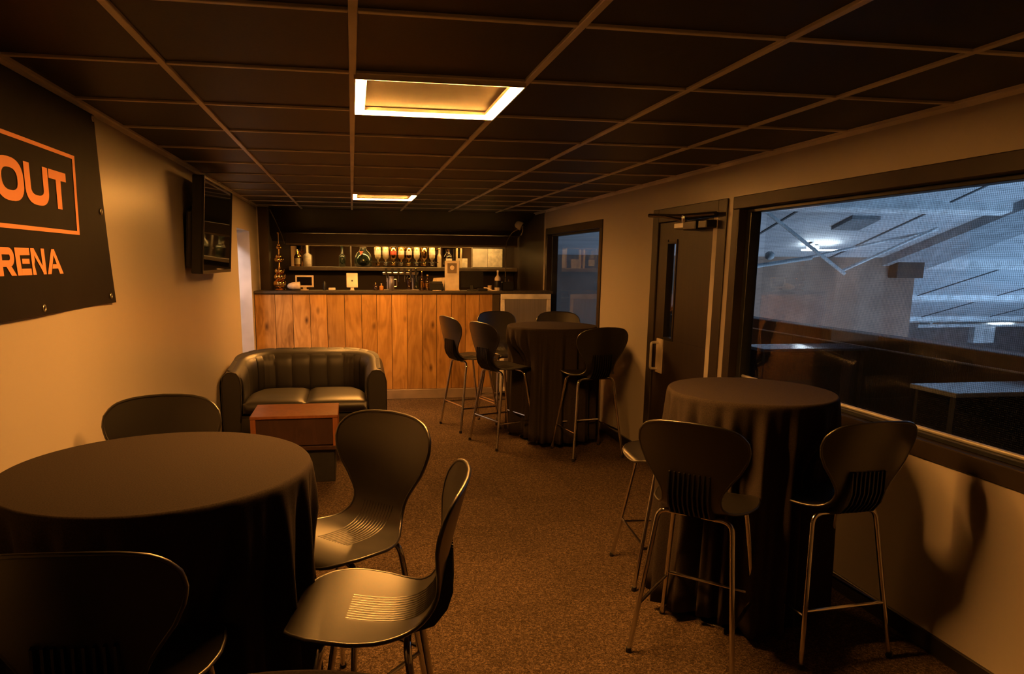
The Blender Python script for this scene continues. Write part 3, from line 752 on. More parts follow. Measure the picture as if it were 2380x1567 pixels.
# gold bauble tower
t = thing('gold_ornament', 'tall gold bauble tower at the left end of the bar worktop', 'ornament', (-0.80, YT, ZT))
def blob(cz, rr, n=12, k=0.0):
    b = MB()
    b.lathe([(rr*math.sin(PI*i/10)+0.002, cz-rr*math.cos(PI*i/10)) for i in range(11)], n)
    return b
MB().lathe([(0.06, 0), (0.066, 0.006), (0.05, 0.02), (0.03, 0.028)], 18).build('foot', 'gold', t, smooth=True, auto=50)
for cz, ring_r, rr, n in ((0.075, 0.034, 0.040, 5), (0.15, 0.032, 0.036, 5), (0.215, 0.024, 0.030, 4), (0.34, 0.026, 0.027, 5), (0.375, 0.014, 0.024, 3), (0.475, 0.012, 0.022, 3), (0.50, 0.006, 0.018, 2)):
    for i in range(n):
        a = 2*PI*i/n + cz*9
        b = MB(); b.lathe([(rr*math.sin(PI*q/8)+0.001, -rr*math.cos(PI*q/8)) for q in range(9)], 12, (ring_r*math.cos(a), ring_r*math.sin(a), cz))
        b.build('bauble', 'gold', t, smooth=True)
MB().lathe([(0.012, 0.02), (0.014, 0.25), (0.007, 0.30), (0.010, 0.42), (0.005, 0.52), (0.004, 0.62), (0.016, 0.628), (0.014, 0.64)], 12).build('stem', 'gold', t, smooth=True, auto=60)
# paper bag beside it
b = MB(); b.lathe([(0.012, 0), (0.030, 0.02), (0.042, 0.06), (0.046, 0.14)], 14, m=Matrix.Rotation(math.radians(88), 4, 'Y'))
tag(b.build('paper_cone', 'paper', smooth=True, auto=50, loc=(-0.72, YT-0.03, ZT+0.047)), 'cream paper cone lying beside the gold ornament', 'paper cone')
# till screens
def screen(name, label, x, y, w, h, tiltdeg, framem, scr, z=ZT, rz=0.0, base=True):
    t = thing(name, label, 'screen', (x, y, z), rz)
    Mx = Matrix.Translation((0, 0, 0.035)) @ Matrix.Rotation(math.radians(-tiltdeg), 4, 'X')
    MB().cbox(-w/2, w/2, 0.0, 0.018, 0.0, h, 0.004, Mx).build('screen_housing', framem, t)
    MB().box(-w/2+0.020, w/2-0.020, -0.0015, 0.004, 0.020, h-0.020, Mx).build('screen_glass', scr, t)
    MB().cbox(-w*0.22, w*0.22, -0.03, 0.05, 0.0, 0.008, 0.003).build('screen_foot', framem, t)
    MB().cbox(-0.02, 0.02, 0.012, 0.032, 0.006, 0.06, 0.003).build('screen_neck', framem, t)
    return t
screen('till_screen', 'small till screen with a pale frame on the left of the bar worktop', -0.535, YT+0.03, 0.205, 0.135, 8, 'cream', 'screen')
t = screen('tablet', 'white tablet seen from behind, standing on the middle of the bar worktop', 0.0, YT-0.02, 0.128, 0.165, 10, 'white_plastic', 'white_plastic')
Mx = Matrix.Translation((0, 0, 0.035)) @ Matrix.Rotation(math.radians(-10), 4, 'X')
MB().lathe([(0.010, 0), (0.010, 0.002)], 14, m=Mx @ Matrix.Translation((0, -0.0025, 0.075)) @ Matrix.Rotation(PI/2, 4, 'X')).build('logo_dot', 'tv_black', t)
tag(MB().lathe([(0.018, 0), (0.019, 0.004), (0.019, 0.075), (0.012, 0.09), (0.011, 0.10)], 12).build('shaker', 'alu_dark', smooth=True, auto=40, loc=(-0.315, YT+0.08, ZT)), 'small grey shaker to the right of the till screen', 'shaker')
tag(MB().cbox(-0.04, 0.04, -0.025, 0.025, 0, 0.028, 0.005).build('card_reader', 'white_plastic', loc=(-0.23, YT+0.05, ZT)), 'small white card reader lying between till screen and tablet', 'card reader')
# beer taps: a chrome pipe font with handles
t = thing('beer_font', 'chrome beer font with dark tap handles in the middle of the worktop', 'beer tap', (0.52, YT+0.02, ZT))
MB().tube([(-0.17, 0, 0.20), (0.24, 0, 0.20)], 0.022, 14).build('font_pipe', 'chrome', t, smooth=True, auto=40)
for x in (-0.11, 0.18): MB().tube([(x, 0, 0.0), (x, 0, 0.20)], 0.018, 12).build('font_leg', 'chrome', t, smooth=True, auto=40)
for x in (-0.13, -0.06, 0.01, 0.08, 0.15, 0.21):
    h_ = MB(); h_.tube([(x, -0.03, 0.14), (x, -0.045, 0.25)], [0.009, 0.013], 10); h_.build('tap_handle', 'rubber', t, smooth=True, auto=40)
    h_ = MB(); h_.tube(fillet([(x, -0.01, 0.19), (x, -0.07, 0.18), (x, -0.075, 0.10)], 0.02), 0.006, 8); h_.build('tap_spout', 'chrome', t, smooth=True, auto=40)
MB().cbox(-0.16, 0.24, -0.12, -0.02, 0, 0.012, 0.003).build('drip_tray', 'steel', t)
# bottles and small things on the worktop
row = [(0.27, 0.085, 0.030, 'brown_glass', 'amber jar with a pale lid left of the beer font', 'gold'),
       (0.335, 0.075, 0.026, 'amber', 'squat amber jar just left of the beer font', 'cream'),
       (0.66, 0.235, 0.030, 'brown_glass', 'dark beer bottle right behind the tap handles', 'gold'),
       (0.74, 0.255, 0.032, 'green_glass', 'taller dark green bottle right of the beer font', 'gold'),
       (0.81, 0.22, 0.030, 'brown_glass', 'dark bottle with a gold label right of the green bottle', 'gold'),
       (0.875, 0.18, 0.030, 'brown_glass', 'stubby dark bottle with an amber label near the display card', 'clear')]
for i, (x, h, r, m, lab, cap) in enumerate(row):
    bottle('bar_bottle', lab, x, YT+0.095 - 0.015*(i % 2), ZT, h, r, m, cap, 0.34, lab='gold' if i in (4, 5) else None)
t = thing('water_jug', 'bright clear jug of water in front of the beer font', 'jug', (0.44, YT-0.15, ZT))
MB().lathe([(0.026, 0), (0.030, 0.006), (0.032, 0.11), (0.024, 0.14), (0.028, 0.165)], 16).build('jug_body', 'steel', t, smooth=True, auto=50)
MB().tube(fillet([(0.03, 0, 0.13), (0.06, 0, 0.13), (0.06, 0, 0.05), (0.031, 0, 0.05)], 0.02), 0.005, 8).build('jug_handle', 'steel', t, smooth=True, auto=40)
# black receipt printer, card display, dark till, white bottle
t = thing('receipt_printer', 'black receipt printer on the worktop left of the tall display card', 'printer', (0.965, YT-0.01, ZT))
MB().cbox(-0.075, 0.075, -0.06, 0.06, 0.0, 0.085, 0.008).build('printer_body', 'tv_black', t)
MB().poly([(-0.06, -0.03, 0.085), (0.07, -0.03, 0.085), (0.07, 0.06, 0.085), (-0.06, 0.06, 0.085)], (0, 0.01, 0.02)).build('printer_lid', 'tv_black', t)
MB().box(-0.05, 0.05, -0.10, -0.055, 0.002, 0.006).build('paper_strip', 'paper', t)
t = thing('folded_menu', 'cream folded menu standing behind the receipt printer', 'menu', (0.97, YT+0.13, ZT))
MB().poly([(-0.05, 0, 0), (0.10, 0, 0), (0.12, 0.0, 0.15), (-0.02, 0.0, 0.14)], (0, 0.006, 0)).build('menu_leaf', 'paper', t)
MB().poly([(0.10, 0.008, 0.0), (0.16, 0.05, 0.0), (0.17, 0.05, 0.13), (0.12, 0.008, 0.15)], (0, 0.006, 0)).build('menu_leaf', 'cream', t)
t = thing('display_card', 'tall pale display card in a stand on the right of the worktop', 'display card', (1.155, YT, ZT))
MB().cbox(-0.085, 0.085, 0.0, 0.012, 0.006, 0.345, 0.004).build('card_board', 'cream', t)
MB().box(-0.055, 0.055, -0.003, 0.001, 0.20, 0.315).build('card_picture', 'shelf', t)
MB().lathe([(0.026, 0), (0.026, 0.002)], 16, m=Matrix.Translation((0, -0.003, 0.265)) @ Matrix.Rotation(PI/2, 4, 'X')).build('picture_disc', 'paper', t)
MB().cbox(-0.09, 0.09, -0.04, 0.05, 0.0, 0.010, 0.003).build('card_foot', 'clear', t)
screen('till_monitor', 'dark touch till facing the staff on the right of the worktop', 1.40, YT+0.05, 0.27, 0.20, 14, 'tv_black', 'screen', rz=math.radians(168))
tag(MB().cbox(-0.055, 0.055, -0.04, 0.04, 0, 0.03, 0.006).build('card_terminal', 'tv_black', loc=(1.50, YT-0.09, ZT)), 'black card terminal in front of the dark till', 'card terminal')
tag(MB().tube(fillet([(1.52, YT-0.08, ZT+0.035), (1.57, YT-0.10, ZT+0.03), (1.60, YT-0.13, ZT+0.006), (1.66, YT-0.16, ZT+0.006)], 0.03), 0.006, 8).build('till_cable', 'cream', smooth=True, auto=40), 'pale curled cable by the card terminal at the bar end', 'cable')
bottle('spray_bottle', 'white and black bottle standing at the right end of the plank bar', 1.70, YT, ZT, 0.235, 0.036, 'cream', 'white_plastic', 0.30, lab='tv_black')
t = thing('tool_caddy', 'black caddy of bar tools right of the white and black bottle', 'caddy', (1.83, YT+0.06, ZT))
MB().cbox(-0.07, 0.07, -0.05, 0.05, 0, 0.10, 0.006).build('caddy_box', 'tv_black', t)
for x, hgt in ((-0.04, 0.19), (-0.01, 0.16), (0.03, 0.13)): MB().tube([(x, 0, 0.04), (x-0.01, 0.01, hgt)], 0.008, 8).build('tool_handle', 'rubber', t, smooth=True, auto=40)
tag(MB().lathe([(0.022, 0), (0.026, 0.004), (0.028, 0.06), (0.026, 0.06), (0.022, 0.008)], 14).build('glass_tumbler', 'clear', smooth=True, auto=40, loc=(1.61, YT+0.02, ZT)), 'small clear tumbler beside the white and black bottle', 'glass')
# spotlight on the right side of the bar
t = thing('spotlight', 'small white spotlight on a bracket under the soffit right of the bar', 'spotlight', (2.17, 9.22, 2.06))
Mx = Matrix.Rotation(math.radians(120), 4, 'Y') @ Matrix.Rotation(math.radians(20), 4, 'X')
MB().lathe([(0.025, -0.05), (0.045, -0.03), (0.055, 0.04), (0.050, 0.045), (0.02, 0.03)], 18, m=Mx).build('lamp_head', 'cream', t, smooth=True, auto=50)
MB().tube([(0.02, 0, 0.02), (0.07, 0.0, 0.06), (0.155, 0.0, 0.07)], 0.008, 8).build('bracket_arm', 'tv_black', t, smooth=True, auto=40)
MB().cbox(0.04, 0.075, -0.03, 0.03, -0.01, 0.05, 0.004).build('lamp_driver', 'tv_black', t)
MB().tube(fillet([(0.05, 0, -0.01), (0.055, 0.01, -0.08), (0.03, 0.01, -0.13)], 0.03), 0.006, 6).build('lamp_cord', 'cream', t, smooth=True, auto=40)

for pts, lab in (([(-0.955, 8.95, 2.185), (-0.93, 9.35, 2.06), (-0.90, YE-0.40, 1.90), (-0.875, YE-0.38, 1.80)], 'thin cable running down the soffit edge at the left of the bar'),
                 ([(2.19, 9.24, 2.02), (2.155, 9.55, 1.98), (2.13, YE-0.40, 1.86), (2.125, YE-0.385, 1.12)], 'thin cable dropping from the spotlight at the right of the bar')):
    tag(MB().tube(fillet(pts, 0.08), 0.007, 8).build('wall_cable', 'shelf', smooth=True, auto=40), lab, 'cable')

# ------------------------------------------------------------------ bar stool with moulded shell
SEAT = 0.665
prof_pts = [(0.205, -0.028), (0.195, -0.012), (0.16, 0.0), (0.08, 0.0), (0.0, -0.010), (-0.08, -0.012), (-0.135, 0.002), (-0.172, 0.035),
            (-0.192, 0.080), (-0.203, 0.130), (-0.216, 0.190), (-0.232, 0.255), (-0.248, 0.315), (-0.260, 0.360), (-0.266, 0.380)]
acc = [0.0]
for a, b in zip(prof_pts, prof_pts[1:]): acc.append(acc[-1]+math.dist(a, b))
LEN = acc[-1]
TY = [(s_, p_[0]) for s_, p_ in zip(acc, prof_pts)]; TZ = [(s_, p_[1]) for s_, p_ in zip(acc, prof_pts)]
def prof(s_): return smooth_tab(TY, s_), smooth_tab(TZ, s_)
def pnorm(s_):
    y0, z0 = prof(max(0, s_-0.004)); y1, z1 = prof(min(LEN, s_+0.004))
    ty, tz = y1-y0, z1-z0; l = math.hypot(ty, tz)
    return (tz/l, -ty/l)          # towards the sitter (up on the seat, forward on the back)
WT = [(0.0, 0.0), (0.003, 0.062), (0.010, 0.100), (0.022, 0.130), (0.045, 0.160), (0.085, 0.190), (0.135, 0.205), (0.19, 0.208), (0.25, 0.194), (0.30, 0.168), (0.345, 0.138),
      (0.385, 0.118), (0.42, 0.112), (0.455, 0.120), (0.50, 0.150), (0.545, 0.184), (0.59, 0.207), (0.63, 0.215), (0.665, 0.208), (0.695, 0.186), (0.712, 0.160), (0.724, 0.125), (0.732, 0.085), (0.737, 0.0)]
sc_ = LEN/0.737
WT = [(a*sc_, b) for a, b in WT]
def hw_(s_): return max(0.0, lerp_tab(WT, s_))
def curve_k(s_):
    return lerp_tab([(0, 0.006), (0.15, 0.012), (0.32, 0.020), (0.45, 0.018), (0.60, 0.034), (LEN, 0.036)], s_)
def shell_pt(s_, x, off=0.0):
    y, z = prof(s_); ny, nz = pnorm(s_); k = curve_k(s_)*(x/0.2)**2 + off
    return Vector((x, y+ny*k, SEAT+z+nz*k))
SS = [0, 0.003, 0.010, 0.020, 0.032] + [0.045+i*0.020 for i in range(31)] + [0.663, 0.675, 0.688, 0.700, 0.710, 0.719, 0.727, 0.733, 0.737]
SS = sorted(set(round(min(v, 0.737)*sc_, 5) for v in SS))
def make_stool():
    root = bpy.data.objects.new('bar_stool', None); C.objects.link(root); root.empty_display_size = 0.1
    m = MB(); NU = 14; th = 0.008
    for side in (0, 1):
        for s_ in SS:
            w_ = max(hw_(s_), 0.0008)
            for i in range(NU+1):
                m.v.append(tuple(shell_pt(s_, -w_+2*w_*i/NU, 0 if side == 0 else -th)))
    n = NU+1; o2 = len(SS)*n
    for a in range(len(SS)-1):
        for i in range(NU):
            k = a*n+i; m.f.append((k, k+1, k+n+1, k+n)); m.f.append((o2+k, o2+k+n, o2+k+n+1, o2+k+1))
    for a in range(len(SS)-1):
        for i in (0, NU):
            k = a*n+i; m.f.append((k, k+n, o2+k+n, o2+k))
    m.build('seat_shell', 'shell', root, smooth=True, auto=60)
    loop = [shell_pt(s_, max(hw_(s_), 0.0), -th/2) for s_ in SS] + [shell_pt(s_, -hw_(s_), -th/2) for s_ in SS[::-1][1:-1]]
    MB().tube(loop, 0.0062, 6, closed=True).build('shell_rim', 'shell', root, smooth=True)
    # fine grooves of the seat
    g = MB()
    for q in range(11):
        x = -0.065+0.013*q
        st_ = [0.165+i*0.03 for i in range(10)]
        k = len(g.v)
        for s_ in st_:
            for dx, of in ((-0.0022, 0.0), (0, 0.0022), (0.0022, 0.0)): g.v.append(tuple(shell_pt(s_, x+dx, of)))
        for a in range(len(st_)-1):
            for b_ in range(2):
                i0 = k+a*3+b_; g.f.append((i0, i0+1, i0+4, i0+3))
    stuff(g.build('seat_grooves', 'shell', root, smooth=True))
    # ribs on the back of the shell
    first = None
    sr = [0.335+i*0.042 for i in range(6)]
    for q in range(9):
        x = -0.078+0.0195*q
        b = MB()
        for s_ in sr:
            dp = lerp_tab([(0.33, 0.022), (0.38, 0.034), (0.46, 0.030), (0.52, 0.016), (0.55, 0.008)], s_)
            for dx, of in ((-0.0035, -th+0.001), (0.0035, -th+0.001), (0.0030, -th-dp), (-0.0030, -th-dp)):
                v_ = shell_pt(s_, 0, of); b.v.append((dx, v_.y, v_.z))
        for a in range(len(sr)-1):
            for c in range(4):
                c2 = (c+1) % 4; b.f.append((a*4+c, a*4+c2, a*4+4+c2, a*4+4+c))
        e = (len(sr)-1)*4; b.f += [(3, 2, 1, 0), (e, e+1, e+2, e+3)]
        if first is None: first = b.build('rib', 'shell_rib', root, loc=(x, 0.001, 0))
        else: share(first, 'rib', root, loc=(x, 0.001+0.02*(x/0.2)**2, 0))
    # legs
    zt_ = SEAT-0.036
    FX, FY = 0.215, 0.205
    def leg_at(sx, sy, z):
        t_ = (zt_-z)/zt_
        return Vector((sx*(0.150+(FX-0.150)*t_), (0.10 if sy > 0 else -0.115)+((FY if sy > 0 else -FY)-(0.10 if sy > 0 else -0.115))*t_, z))
    for sx in (-1, 1):
        for sy in (-1, 1):
            y0 = 0.10 if sy > 0 else -0.115
            pth = fillet([(sx*0.03, y0, zt_+0.004), (sx*0.150, y0, zt_+0.004), tuple(leg_at(sx, sy, 0.012))], 0.045, 8)
            lg = MB().tube(pth, 0.0105, 10).build('leg', 'chrome', root, smooth=True, auto=40)
            ft = leg_at(sx, sy, 0.0)
            MB().lathe([(0.011, 0.0), (0.013, 0.003), (0.0125, 0.022), (0.0105, 0.024)], 10, tuple(ft)).build('foot_glide', 'rubber', lg, smooth=True, auto=40)
    mt = MB()
    for sy in (0.10, -0.115): mt.cbox(-0.06, 0.06, sy-0.022, sy+0.022, zt_+0.008, zt_+0.024, 0.004)
    mt.cbox(-0.025, 0.025, -0.115, 0.10, zt_+0.008, zt_+0.020, 0.003)
    mt.build('seat_mount', 'tv_black', root)
    def bar(a, b, z): MB().tube([leg_at(*a, z), leg_at(*b, z)], 0.0075, 8).build('foot_bar', 'chrome', root, smooth=True, auto=40)
    bar((-1, 1), (1, 1), 0.235); bar((-1, -1), (-1, 1), 0.215); bar((1, -1), (1, 1), 0.215)
    rb = MB().tube([leg_at(-1, -1, 0.235), leg_at(1, -1, 0.235)], 0.0075, 8).build('foot_bar', 'chrome', root, smooth=True, auto=40)
    return root, rb
proto, rear_bar = make_stool()
stools = [  # x, y, forward dir, label, rear bar
    (1.378, 2.522, (0.283, 0.291), 'black shell bar stool seen from behind, left of the two nearest the big window', False),
    (1.915, 2.510, (-0.06, 1.0), 'black shell bar stool against the wall under the big window, casting a shadow', True),
    (1.545, 3.230, (-0.99, 0.10), 'black shell bar stool turned away behind the table by the big window', True),
    (1.295, 5.960, (0.42, 0.165), 'black shell bar stool facing right, nearest of three left of the far table', True),
    (1.105, 6.620, (0.95, 0.30), 'leftmost black shell bar stool at the far table, close to the plank bar', True),
    (1.520, 6.900, (0.30, -0.95), 'black shell bar stool half hidden behind the other two left of the far table', True),
    (1.918, 5.520, (-0.06, 0.43), 'black shell bar stool with its ribbed back to the camera right of the far table', False),
    (2.050, 6.800, (-0.15, -0.98), 'black shell bar stool behind the far table, only its back top showing', True),
    (0.025, 1.790, (-0.98, 0.16), 'black shell bar stool seen side-on with its seat bathed in lamplight', True),
    (-0.050, 2.300, (-0.68, -0.73), 'black shell bar stool facing the camera right of the big left table', True),
    (-0.720, 2.680, (0.14, -0.99), 'black shell bar stool behind the big left table beside the wall', True),
    (-0.535, 1.600, (0.08, 0.995), 'large dark stool back in the lower left corner, closest to the camera', True),
]
for i, (x, y, f, lab, rb) in enumerate(stools):
    o = proto if i == 0 else dup(proto)
    o.name = 'bar_stool' if i == 0 else 'bar_stool.%03d' % i
    o.location = (x, y, 0); o.rotation_euler = (0, 0, math.atan2(-f[0], f[1]))
    sc = 0.965 if i < 3 else (1.035 if i < 8 else 1.0); o.scale = (sc, sc, sc)
    tag(o, lab, 'bar stool', 'black moulded bar stools round the tables')
    o['rb'] = 1 if rb else 0
# stools whose rear foot bar is missing
for o in [o for o in bpy.data.objects if o.get('rb') == 0]:
    bars = [c for c in o.children if c.name.startswith('foot_bar')]
    for c in bars:
        ys = [v.co.y for v in c.data.vertices]
        if max(ys) < -0.1: bpy.data.objects.remove(c)
for o in bpy.data.objects:
    if 'rb' in o: del o['rb']

# ------------------------------------------------------------------ round bar tables under dark cloths
def round_table(x, y, zt, R, tlabel, clabel, nf, seed, hem=0.03, dents=(), base_r=0.26, flare=0.035):
    rnd = random.Random(seed)
    t = thing('bar_table', tlabel, 'table', (x, y, 0), group='round bar tables under dark cloths')
    MB().lathe([(base_r, 0.0), (base_r, 0.008), (base_r*0.96, 0.016), (0.06, 0.030), (0.045, 0.05)], 40).build('table_base', 'chrome', t, smooth=True, auto=40)
    MB().tube([(0, 0, 0.03), (0, 0, zt-0.03)], 0.036, 16).build('pedestal', 'chrome', t, smooth=True, auto=40)
    MB().lathe([(R-0.012, zt-0.032), (R-0.008, zt-0.028), (R-0.008, zt-0.006), (R-0.012, zt-0.004)], 48).build('table_top', 'dark_wood', t, smooth=True, auto=40)
    m = MB(); NS = 288
    ph = [rnd.uniform(0, 2*PI) for _ in range(6)]
    def fold(a, h):
        v = 0.62*math.sin(nf*a+ph[0]+0.9*math.sin(2*a+ph[1])) + 0.30*math.sin((nf*2-3)*a+ph[2]) + 0.22*math.sin((nf//2+1)*a+ph[3])
        v = v if v < 0 else v*0.85
        return v
    hs = [0, 0.003, 0.008, 0.016, 0.03, 0.06, 0.10, 0.16, 0.23, 0.31, 0.40, 0.50, 0.60, 0.70, 0.80, 0.90, zt-hem]
    hs = sorted(set(v for v in hs if v <= zt-hem+1e-6))
    m.v.append((0, 0, zt))
    rr = [R*0.08, R*0.25, R*0.5, R*0.75, R*0.92, R-0.012]
    for r0 in rr:
        for i in range(NS):
            a = 2*PI*i/NS; m.v.append((r0*math.cos(a), r0*math.sin(a), zt))
    nring = len(rr)
    for h in hs[1:]:
        e = min(1.0, h/0.016)
        for i in range(NS):
            a = 2*PI*i/NS
            base = R-0.012+0.013*math.sin(e*PI/2)
            amp = 0.046*min(1.0, max(0.0, (h-0.012)/0.34))**0.8
            rad = base + flare*(h/zt) + amp*(fold(a, h)-0.25)
            for da, dw, dd, h0, h1 in dents:
                d_a = math.atan2(math.sin(a-da), math.cos(a-da))
                g_ = math.exp(-(d_a/dw)**2)*min(1, max(0, (h-h0)/0.15))
                rad -= dd*g_
            m.v.append((rad*math.cos(a), rad*math.sin(a), zt-h + (0.004 if h < 0.01 else 0)*(1-e)))
        nring += 1
    for i in range(NS): m.f.append((0, 1+i, 1+(i+1) % NS))
    for q in range(nring-1):
        for i in range(NS):
            i2 = (i+1) % NS; m.f.append((1+q*NS+i, 1+q*NS+i2, 1+(q+1)*NS+i2, 1+(q+1)*NS+i))
    o = m.build('tablecloth', 'cloth', smooth=True, loc=(x, y, 0.0))
    sm = o.modifiers.new('thickness', 'SOLIDIFY'); sm.thickness = 0.0022; sm.offset = -1
    tag(o, clabel, 'tablecloth', 'dark floor-length cloths on the bar tables')
    return o
def dent(tx, ty, sx, sy, dw=0.45, dd=0.08): return (math.atan2(sy-ty, sx-tx), dw, dd, 0.14, 0)
round_table(-0.55, 2.06, 1.0, 0.42, 'round bar table hidden under the large cloth in the left foreground', 'dark cloth over the large round table in the left foreground', 21, 1,
            dents=(dent(-0.55, 2.06, -0.535, 1.5, 0.55, 0.20), dent(-0.55, 2.06, -0.72, 2.68), dent(-0.55, 2.06, -0.035, 2.30)))
round_table(1.735, 2.83, 1.03, 0.357, 'round bar table with shiny foot disc by the big window', 'dark cloth over the round table by the big window', 19, 2,
            dents=(dent(1.74, 2.83, 1.545, 3.23, 0.4, 0.05), dent(1.74, 2.83, 1.378, 2.522, 0.42, 0.11), dent(1.74, 2.83, 1.915, 2.51, 0.40, 0.12)), hem=0.045)
round_table(1.75, 6.08, 1.03, 0.40, 'round bar table under a cloth near the bar flap', 'dark cloth over the far round table near the steel panel', 19, 3, hem=0.05, base_r=0.27, dents=(dent(1.75, 6.08, 1.295, 5.96, 0.5, 0.16), dent(1.75, 6.08, 1.55, 6.88, 0.4, 0.04)))
round_table(-0.13, 0.565, 1.0, 0.40, 'round bar table just below the camera, only its far rim in view', 'dark cloth edge peeping in at the bottom of the picture', 21, 4)

# ------------------------------------------------------------------ tub sofa
SX, SY = -0.395, 6.21          # middle of the sofa on the floor
sofa = thing('sofa', 'black leather two-seat tub sofa in front of the plank bar', 'sofa', (SX, SY, 0))
WO, DO, CR, TH = 0.645, 0.40, 0.36, 0.135       # half outer width, half depth, corner radius, thickness
def upath(n_corner=14, n_side=8, n_back=16):
    P = []
    for i in range(n_side): P.append((-WO, -DO + (2*DO-CR)*i/n_side))
    for i in range(n_corner): a = PI - (PI/2)*i/n_corner; P.append((-WO+CR + CR*math.cos(a), DO-CR + CR*math.sin(a)))
    for i in range(n_back): P.append((-WO+CR + (2*WO-2*CR)*i/n_back, DO))
    for i in range(n_corner): a = PI/2 - (PI/2)*i/n_corner; P.append((WO-CR + CR*math.cos(a), DO-CR + CR*math.sin(a)))
    for i in range(n_side+1): P.append((WO, DO-CR - (2*DO-CR)*i/n_side))
    return P
UP = upath(); UL = [0.0]
for a, b in zip(UP, UP[1:]): UL.append(UL[-1]+math.dist(a, b))
UT = UL[-1]
def uframe(s_):
    s_ = min(max(s_, 0), UT)
    for i in range(len(UP)-1):
        if s_ <= UL[i+1] or i == len(UP)-2:
            t = (s_-UL[i])/(UL[i+1]-UL[i]); x = UP[i][0]+(UP[i+1][0]-UP[i][0])*t; y = UP[i][1]+(UP[i+1][1]-UP[i][1])*t
            tx, ty = UP[i+1][0]-UP[i][0], UP[i+1][1]-UP[i][1]; l = math.hypot(tx, ty)
            return x, y, ty/l, -tx/l        # inward normal
def uheight(s_):
    d = min(s_, UT-s_)
    return smooth_tab([(0, 0.695), (0.12, 0.703), (0.35, 0.730), (0.62, 0.765), (0.9, 0.785), (UT/2, 0.790)], d)
m = MB(); secs = []
ns = 72
def section(s_):
    x, y, nx, ny = uframe(s_); h = uheight(s_)
    pts = [(0.02, 0.06), (0.0, 0.10), (-0.012, 0.32), (-0.012, h-0.10), (0.004, h-0.035), (0.035, h-0.006), (0.07, h), (0.105, h-0.010), (0.130, h-0.045), (TH+0.004, h-0.11), (TH, 0.40), (TH-0.01, 0.28), (TH-0.02, 0.06)]
    return [(x+nx*a, y+ny*a, z) for a, z in pts]
ks = len(section(0))
for i in range(ns+1): m.v += section(UT*i/ns)
for i in range(ns):
    for k in range(ks):
        k2 = (k+1) % ks; m.f.append((i*ks+k, i*ks+k2, (i+1)*ks+k2, (i+1)*ks+k))
m.f.append(tuple(range(ks))); m.f.append(tuple(ns*ks+k for k in range(ks))[::-1])
m.build('sofa_shell', 'leather', sofa, smooth=True, auto=55)
# inner upholstery in upright channels
edges = [0.10, 0.42, 0.68, 0.86, 1.02, 1.16]
edges = edges + [UT-e for e in edges[::-1]]
mid = [UT/2-0.17*1.5+0.17*i for i in range(4)]
edges = sorted(set([round(e, 4) for e in (0.06, 0.40, 0.70, UT/2-0.48, UT/2-0.31, UT/2-0.155, UT/2, UT/2+0.155, UT/2+0.31, UT/2+0.48, UT-0.70, UT-0.40, UT-0.06)]))
for a, b in zip(edges, edges[1:]):
    q = MB(); nu, nv = 10, 9
    for side in (0, 1):
        for i in range(nu+1):
            u = i/nu; s_ = a+0.0015+(b-a-0.003)*u; x, y, nx, ny = uframe(s_); h = uheight(s_)
            bulge = 0.006*(1-(2*u-1)**4)
            for k in range(nv+1):
                v = k/nv
                z = 0.36+(h-0.36)*v*0.0 if False else None
                # profile from low inside up and over the top roll
                ang = v
                if v < 0.75: tt = v/0.75; off = TH+0.002+0.018*math.sin(PI*tt)**0.7; zz = 0.37+(h-0.05-0.37)*tt
                else:
                    w_ = (v-0.75)/0.25; off = TH+0.002-(TH-0.02)*w_*0.92; zz = h-0.05+0.056*math.sin(w_*PI/2)
                if v < 0.75: o_ = off + (bulge if side == 0 else -0.01); p_ = (x+nx*o_, y+ny*o_, zz)
                else:
                    d_b = bulge*0.6 if side == 0 else -0.01
                    p_ = (x+nx*(off+d_b*(1-w_)), y+ny*(off+d_b*(1-w_)), zz+d_b*w_)
                q.v.append(p_)
    n1 = nv+1; o2 = (nu+1)*n1
    for i in range(nu):
        for k in range(nv):
            c = i*n1+k; q.f.append((c, c+n1, c+n1+1, c+1)); q.f.append((o2+c, o2+c+1, o2+c+n1+1, o2+c+n1))
    for i in range(nu):
        for k in (0, nv): c = i*n1+k; q.f.append((c, c+n1, o2+c+n1, o2+c))
    for k in range(nv):
        for i in (0, nu): c = i*n1+k; q.f.append((c, c+1, o2+c+1, o2+c))
    q.build('back_panel', 'leather', sofa, smooth=True, auto=50)
